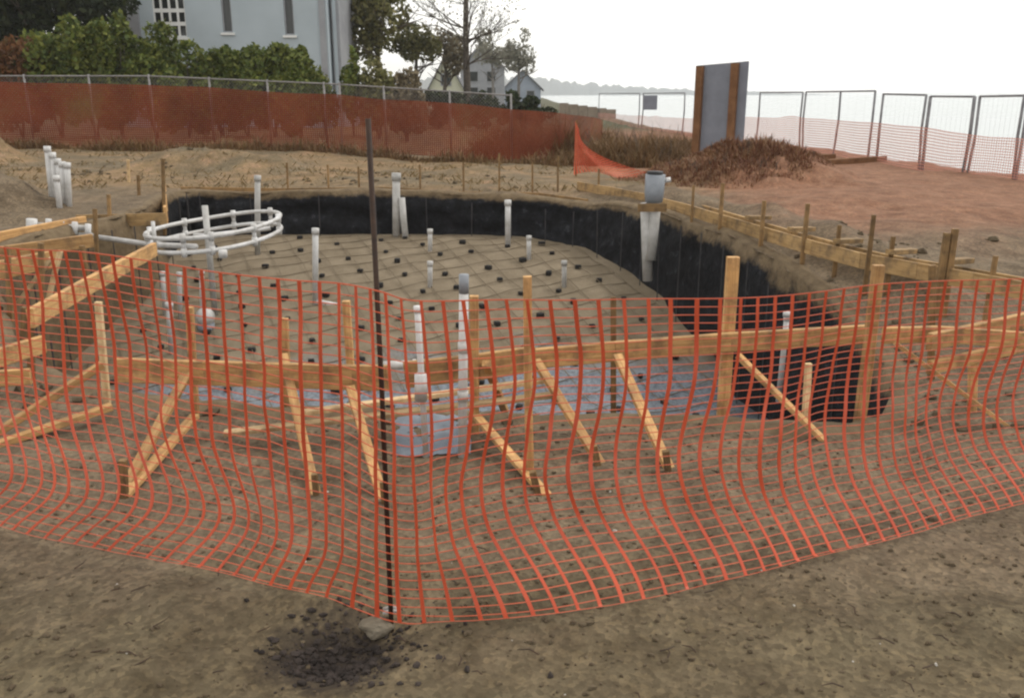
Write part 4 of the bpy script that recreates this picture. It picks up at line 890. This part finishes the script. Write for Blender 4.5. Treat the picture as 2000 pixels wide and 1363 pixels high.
# ------------------------------------------------------------------ reinforcing mat, wall bars and spacer blocks
mat_o = empty('rebar_mat', (-1, 8.5, f1(-1, 8.5))); tag(mat_o, 'criss-cross mat of dusty steel bars over the pool floor', 'rebar mat'); MO = Vector(mat_o.location)
RIN = RIM[::2] - nrm[::2] * .2
def clip_line(p0, d, step=.12):
    run, cur = [], []; kk_ = np.arange(-60, 61); Q = p0 + d * (kk_ * step)[:, None]; ok = inside(Q[:, 0], Q[:, 1], RIN); zz_ = F(Q[:, 0], Q[:, 1])
    for k in range(len(kk_)):
        if ok[k]: cur.append((Q[k, 0], Q[k, 1], zz_[k] + .016 + .012 * math.sin(k * .9)))
        elif cur: run.append(cur); cur = []
    if cur: run.append(cur)
    return [r for r in run if len(r) > 3]
rot = R(24)
for dv, nv_ in ((np.array([math.cos(rot), math.sin(rot)]), np.array([-math.sin(rot), math.cos(rot)])), (np.array([-math.sin(rot), math.cos(rot)]), np.array([math.cos(rot), math.sin(rot)]))):
    for k in range(-19, 20):
        for r in clip_line(np.array([-1.0, 8.4]) + nv_ * (k * .29), dv):
            MB().tube([(a, b, c + (.011 if dv[0] < .5 else 0)) for a, b, c in r], .0042, 5).build('bar', M['mat_bar'], mat_o).location = -MO
wb = empty('wall_rebar', (-1, 11.5, f1(-1, 11.5))); tag(wb, 'thin upright steel bars standing along the black back wall', 'rebar'); WO = Vector(wb.location)
pin = RIM - nrm * .17
for k in range(0, K, 4):
    x, y = pin[k]
    if y < 5.6: continue
    MB().tube([(x, y, f1(x, y) - .02), (x + .01*math.sin(k), y, top[k] - .03 + .05*math.sin(k*1.7))], .006, 5).build('bar', M['wall_bar'], wb).location = -WO
bm = bmesh.new(); bmesh.ops.create_cube(bm, size=1.0); bmesh.ops.bevel(bm, geom=bm.edges[:], offset=.12, segments=1, affect='EDGES')
blk = bpy.data.meshes.new('spacer_block'); bm.to_mesh(blk); bm.free(); blk.materials.append(M['block'])
cnt = 0; rg = random.Random(3)
for i in range(-14, 15):
    for j in range(-14, 15):
        p = np.array([-1.0, 8.4]) + np.array([math.cos(rot), math.sin(rot)]) * (i * .46 + rg.uniform(-.1, .1)) + np.array([-math.sin(rot), math.cos(rot)]) * (j * .46 + rg.uniform(-.1, .1))
        if p[1] < 6.9 or not inside(np.array([p[0]]), np.array([p[1]]), (RIM - nrm * .3)[::4])[0]: continue
        o = bpy.data.objects.new('spacer_block', blk); COL.objects.link(o); s = rg.uniform(.034, .054); o.scale = (s * 1.5, s * 1.2, s)
        o.location = (p[0], p[1], f1(*p) + s * .42); o.rotation_euler = (0, 0, rg.uniform(0, 3)); tag(o, 'small dark spacer block under the steel bars on the pool floor', 'block', 'spacer blocks scattered over the pool floor')

# ------------------------------------------------------------------ orange safety net in the foreground, hung on a steel rod
rodb = on_z(764, 1215, 0); RY = rodb.y; rodt = on_y(719, 232, RY + .0)
o = tag(MB().tube([rodb - Vector((0, 0, .12)), rodb.lerp(rodt, .5) + Vector((.004, 0, 0)), rodt], .0078, 10).build('steel_rod', M['rebar'], None, True, tuple(rodb)), 'tall dark steel rod holding up the net corner', 'rod')
tops = [(-120, 470), (0, 482), (160, 494), (300, 512), (430, 532), (560, 548), (660, 556), (742, 572), (800, 588), (900, 590), (1050, 586), (1250, 582), (1430, 580), (1580, 572), (1700, 560), (1850, 550), (2000, 545), (2130, 538)]
bots = [(-120, 1006), (0, 1040), (160, 1078), (300, 1110), (430, 1138), (560, 1168), (660, 1186), (766, 1222), (850, 1226), (960, 1214), (1120, 1190), (1300, 1155), (1450, 1124), (1600, 1090), (1720, 1060), (1870, 1015), (2000, 982), (2130, 950)]
B3 = [on_z(px, py, .0) for px, py in bots]
lean = [.05, .05, .04, .02, 0, 0, 0, -.012, 0, .02, .06, .1, .12, .12, .1, .06, .04, .04]
T3 = [on_y(px, py, b.y + l) for (px, py), b, l in zip(tops, B3, lean)]
Bc = catmull([tuple(p) for p in B3], 24, False); Tc = catmull([tuple(p) for p in T3], 24, False)
sl_ = np.concatenate([[0], np.cumsum(np.linalg.norm(np.diff(Bc, axis=0), axis=1))]); Lnet = sl_[-1]; s_rod = sl_[7 * 24]
def net(s, v):
    """surface of the slack net: s metres along, v 0 at the ground .. 1 at the top"""
    s = np.asarray(s, float); v = np.asarray(v, float)
    left = sst(0, .25, s_rod - s); right = sst(0, .25, s - s_rod)
    belly = np.sin(np.pi * np.clip(v, 0, 1))
    du = left * (.14 * np.exp(-((v - .20) / .17)**2) * sst(0, .9, s_rod - s) - .06 * sst(.2, 0, v)) + right * (-.085 * np.exp(-((v - .38) / .25)**2) + .06 * sst(.28, 0, v)) * sst(0, .5, s - s_rod)
    du = du * (1 + .6 * vnoise(s * 1.3, s * 0, 91)) + .028 * fbm(s * 2.4, v * 2.5, 3, 90) * belly
    ss = np.clip(s + du, 0, Lnet); x = [np.interp(ss, sl_, Bc[:, k]) for k in range(3)]; y = [np.interp(ss, sl_, Tc[:, k]) for k in range(3)]
    vv_ = v + .012 * fbm(s * 1.7, v * 2 + 5, 2, 95) * sst(0, .2, v)
    p = np.stack([x[k] + (y[k] - x[k]) * vv_ for k in range(3)], -1)
    away = belly * (.10 * left * sst(0, .8, s_rod - s) + .09 * right * sst(0, .7, s - s_rod)) + .09 * fbm(s * 2.3, v * 2.2, 3, 97) * belly
    away = away - .05 * sst(.25, 0, v) * right * sst(0, .5, s - s_rod)
    p[..., 1] += away; p[..., 2] = np.maximum(p[..., 2], G(p[..., 0], p[..., 1]) + .012 + .0 * v)
    p[..., 2] += .018 * np.exp(-v * 12)
    return p
fence = empty('safety_net', B3[7]); tag(fence, 'slack bright orange plastic safety net across the foreground', 'net'); FO = np.array(fence.location)
SP = .079; NR = 35; vcol = np.linspace(0, 1, NR * 2 - 1)
def strip_mesh(name, A, Bp, thick, parent, mat):
    Nn = np.cross(np.gradient(A, axis=0), Bp - A); Nn /= np.linalg.norm(Nn, axis=1)[:, None] + 1e-9; Nn *= thick / 2
    V = np.stack([A + Nn, Bp + Nn, Bp - Nn, A - Nn], 1).reshape(-1, 3); m = len(A)
    i = np.arange(m - 1)[:, None] * 4; k = np.arange(4); q_ = np.stack([i + k, i + (k + 1) % 4, i + 4 + (k + 1) % 4, i + 4 + k], -1).reshape(-1, 4)
    return V, q_
ns = int(Lnet / SP); off0 = (s_rod % SP) + .022
for k in range(ns):
    s = off0 + k * SP + random.uniform(-.007, .007)
    if s > Lnet - .02: break
    wv = .0125 * (1 + .12 * math.sin(k * 1.3)); s_ = np.full(len(vcol), s)
    V, q_ = strip_mesh('strand', net(s_ - wv/2, vcol), net(s_ + wv/2, vcol), .0028, fence, None)
    npmesh('strand', V - FO, q_, M['net'], fence, False)
allV, allQ, n0 = [], [], 0
sline = np.arange(0, Lnet, SP / 4)
for r in range(NR):
    v = r / (NR - 1); hw = .0013 if 0 < r < NR - 1 else .0018
    V, q_ = strip_mesh('row', net(sline, np.full(len(sline), v - hw)), net(sline, np.full(len(sline), v + hw)), .002, fence, None)
    allV.append(V); allQ.append(q_ + n0); n0 += len(V)
tag(npmesh('cross_threads', np.concatenate(allV) - FO, np.concatenate(allQ), M['net_thread'], fence), kind='stuff')
# tie securing the net foot to the rod
p = on_z(748, 1196, .03); o = empty('net_tie', p); tag(o, 'pale plastic tie at the foot of the steel rod', 'tie')
MB().tube([(0, 0, 0), (.03, .0, .006), (.052, .01, .0), (.03, .02, .01), (0, .012, .004)], .007, 8).build('loop', M['pvc_dirty'], o, True)

# ------------------------------------------------------------------ loose soil
def clods(name, n, region, smin, smax, mat, seed, lift=.25, dens=None):
    rg = np.random.default_rng(seed); t_ = (1 + 5**.5) / 2
    ico = np.array([(-1,t_,0),(1,t_,0),(-1,-t_,0),(1,-t_,0),(0,-1,t_),(0,1,t_),(0,-1,-t_),(0,1,-t_),(t_,0,-1),(t_,0,1),(-t_,0,-1),(-t_,0,1)]) / 1.9
    fc = np.array([(0,11,5),(0,5,1),(0,1,7),(0,7,10),(0,10,11),(1,5,9),(5,11,4),(11,10,2),(10,7,6),(7,1,8),(3,9,4),(3,4,2),(3,2,6),(3,6,8),(3,8,9),(4,9,5),(2,4,11),(6,2,10),(8,6,7),(9,8,1)])
    P = region(rg, n); n = len(P); s = smin + (smax - smin) * rg.random(n)**3
    z = G(P[:, 0], P[:, 1]); nearm = sst(9, 4, P[:, 1]); z = z + nearm * (.03 * fbm(P[:, 0]*3.1, P[:, 1]*3.1, 4, 60) + .016 * np.maximum(fbm(P[:, 0]*9, P[:, 1]*9, 3, 70), -.1))
    V = ico[None] * (1 + .8 * (rg.random((n, 12, 1)) - .5)) * s[:, None, None] * np.array([1.15, 1, .75]) * (.7 + .6 * rg.random((n, 1, 3)))
    V = V + np.column_stack([P, z + s * lift])[:, None]
    Q = fc[None] + (np.arange(n) * 12)[:, None, None]
    return tag(npmesh(name, V.reshape(-1, 3), Q.reshape(-1, 3), mat), kind='stuff')
M['clod'] = mottled('soil_clod', (.08, .06, .04), (.14, .11, .072), 14, .95, .6, .01, spec=.1)
M['peat'] = mottled('wet_peat', (.022, .018, .016), (.06, .048, .042), 14, .9, .6, .01, spec=.2)
def near_reg(rg, n):
    y = 1.3 + 3.1 * rg.random(n)**1.3; x = (rg.random(n) - .5) * 2 * (.62 * y + .2); k = (fbm(x*1.4, y*1.4, 3, 55) > -.06) | (rg.random(n) < .3)
    P = np.column_stack([x, y])[k]; return P[~inside(P[:, 0], P[:, 1], RIM + nrm * .15)]
o = clods('soil_crumbs', 6000, near_reg, .002, .011, M['clod'], 5); tag(o, 'loose brown soil crumbs strewn over the foreground', 'soil')
def far_reg(rg, n):
    y = 4.2 + 14 * rg.random(n); x = (rg.random(n) - .5) * 2 * (.62 * y + .2); P = np.column_stack([x, y]); P = P[~((x > 1.5) & (y > 8)) & (fbm(x, y, 2, 15) > .05)]; return P[~inside(P[:, 0], P[:, 1], RIM + nrm * .12)]
o = clods('soil_lumps', 4200, far_reg, .008, .045, M['clod'], 6); tag(o, 'loose soil lumps strewn around the pool', 'soil')
def peat_reg(rg, n):
    p = rg.normal(size=(n, 2)) * np.array([.075, .065]) + np.array([-.56, 2.40]); k = rg.random(n) < .22; p[k] += rg.normal(size=(k.sum(), 2)) * .12 + np.array([.12, .03]); return p
o = clods('peat_clods', 900, peat_reg, .003, .013, M['peat'], 8, .35); tag(o, 'heap of wet black peat clods beside the rod foot', 'peat')
def peb_reg(rg, n):
    y = 1.4 + 2.2 * rg.random(n); x = (rg.random(n) - .5) * 2 * .6 * y; return np.column_stack([x, y])
o = clods('pebbles', 45, peb_reg, .003, .010, M['stone'], 12, .4); tag(o, 'scattered small pale pebbles on the foreground soil', 'pebbles')
bm = bmesh.new(); bmesh.ops.create_icosphere(bm, subdivisions=3, radius=1.0)
for v in bm.verts:
    k = 1 + .35 * float(fbm(v.co.x*1.3 + 5, v.co.y*1.3 + v.co.z*1.7, 3, 12)); v.co = Vector((v.co.x * .055 * k, v.co.y * .045 * k, v.co.z * .035 * k))
me = bpy.data.meshes.new('earth_clod'); bm.to_mesh(me); bm.free(); p = on_z(735, 1215, .0)
o = link('earth_clod', me, mottled('dried_earth', (.12, .10, .07), (.21, .18, .135), 9, .95, .6, .01)); o.location = (p.x, p.y, g1(p.x, p.y) + .018); tag(o, 'pale dried earth clod just left of the steel rod foot', 'clod')
# straw and dead grass on the ground behind the pool
rg = np.random.default_rng(4); n = 9000; y = 11.9 + 10.5 * rg.random(n)**1.3; x = (rg.random(n) - .62) * 1.25 * y; z = G(x, y)
keep = (fbm(x*.8, y*.8, 3, 66) > -.05) & (x < 2.2); x, y, z = x[keep], y[keep], z[keep]; n = len(x); a = rg.random(n) * 6.28; L = .03 + .11 * rg.random(n)
c, s_ = np.cos(a), np.sin(a); wd = .006
V = np.stack([np.stack([x - s_*wd, y + c*wd, z - .01], -1), np.stack([x + s_*wd, y - c*wd, z - .01], -1), np.stack([x + c*L*.8 + s_*wd*.4, y + s_*L*.8, z + L*(.2 + .6*rg.random(n))], -1), np.stack([x + c*L*.8 - s_*wd*.4, y + s_*L*.8 + .002, z + L*.5], -1)], 1).reshape(-1, 3)
tag(npmesh('dead_grass', V, np.arange(4*n).reshape(-1, 4), M['straw']), 'sparse straw-coloured dead grass behind the pool', 'grass', kind='stuff')

Vs, Qs, n0 = [], [], 0
for i in range(26):
    t_ = i / 25; x = -15.5 + 16.5 * t_ + random.uniform(-.3, .3); y = 22.5 - 1.4 * t_ * t_
    V, q_ = blades(420, x, y, .75, .35, .08, random.uniform(.2, .6), .011, 300 + i); Vs.append(V); Qs.append(q_ + n0); n0 += len(V)
tag(npmesh('dead_grass', np.concatenate(Vs), np.concatenate(Qs), M['dry']), 'fringe of dry grass along the foot of the back fence', 'grass', kind='stuff')
# twig litter on the near soil
mb = MB(); rg = random.Random(77)
for i in range(170):
    y = rg.uniform(1.5, 4.2); x = rg.uniform(-.6, .6) * y; a = rg.uniform(0, 3.14); L = rg.uniform(.015, .07); z = g1(x, y) + .012
    mb.tube([(x, y, z), (x + math.cos(a)*L*.5, y + math.sin(a)*L*.5, z + .004), (x + math.cos(a+.3)*L, y + math.sin(a+.3)*L, z)], [.0022, .002, .001], 4)
tag(mb.build('twig_litter', M['rebar']), 'thin dark twig litter on the foreground soil', 'twigs', kind='stuff')

# ------------------------------------------------------------------ sea haze
hz = MB().box((-2200, -30, SEA - 3), (2600, 1700, 46)).build('haze', None); tag(hz, kind='stuff')
m = bpy.data.materials.new('sea_haze'); m.use_nodes = True; t = m.node_tree; t.nodes.clear(); oo = t.nodes.new('ShaderNodeOutputMaterial'); pv = t.nodes.new('ShaderNodeVolumePrincipled')
pv.inputs['Color'].default_value = (.93, .95, .97, 1); pv.inputs['Density'].default_value = .0005; pv.inputs['Anisotropy'].default_value = .2
t.links.new(pv.outputs[0], oo.inputs['Volume']); hz.data.materials.append(m)
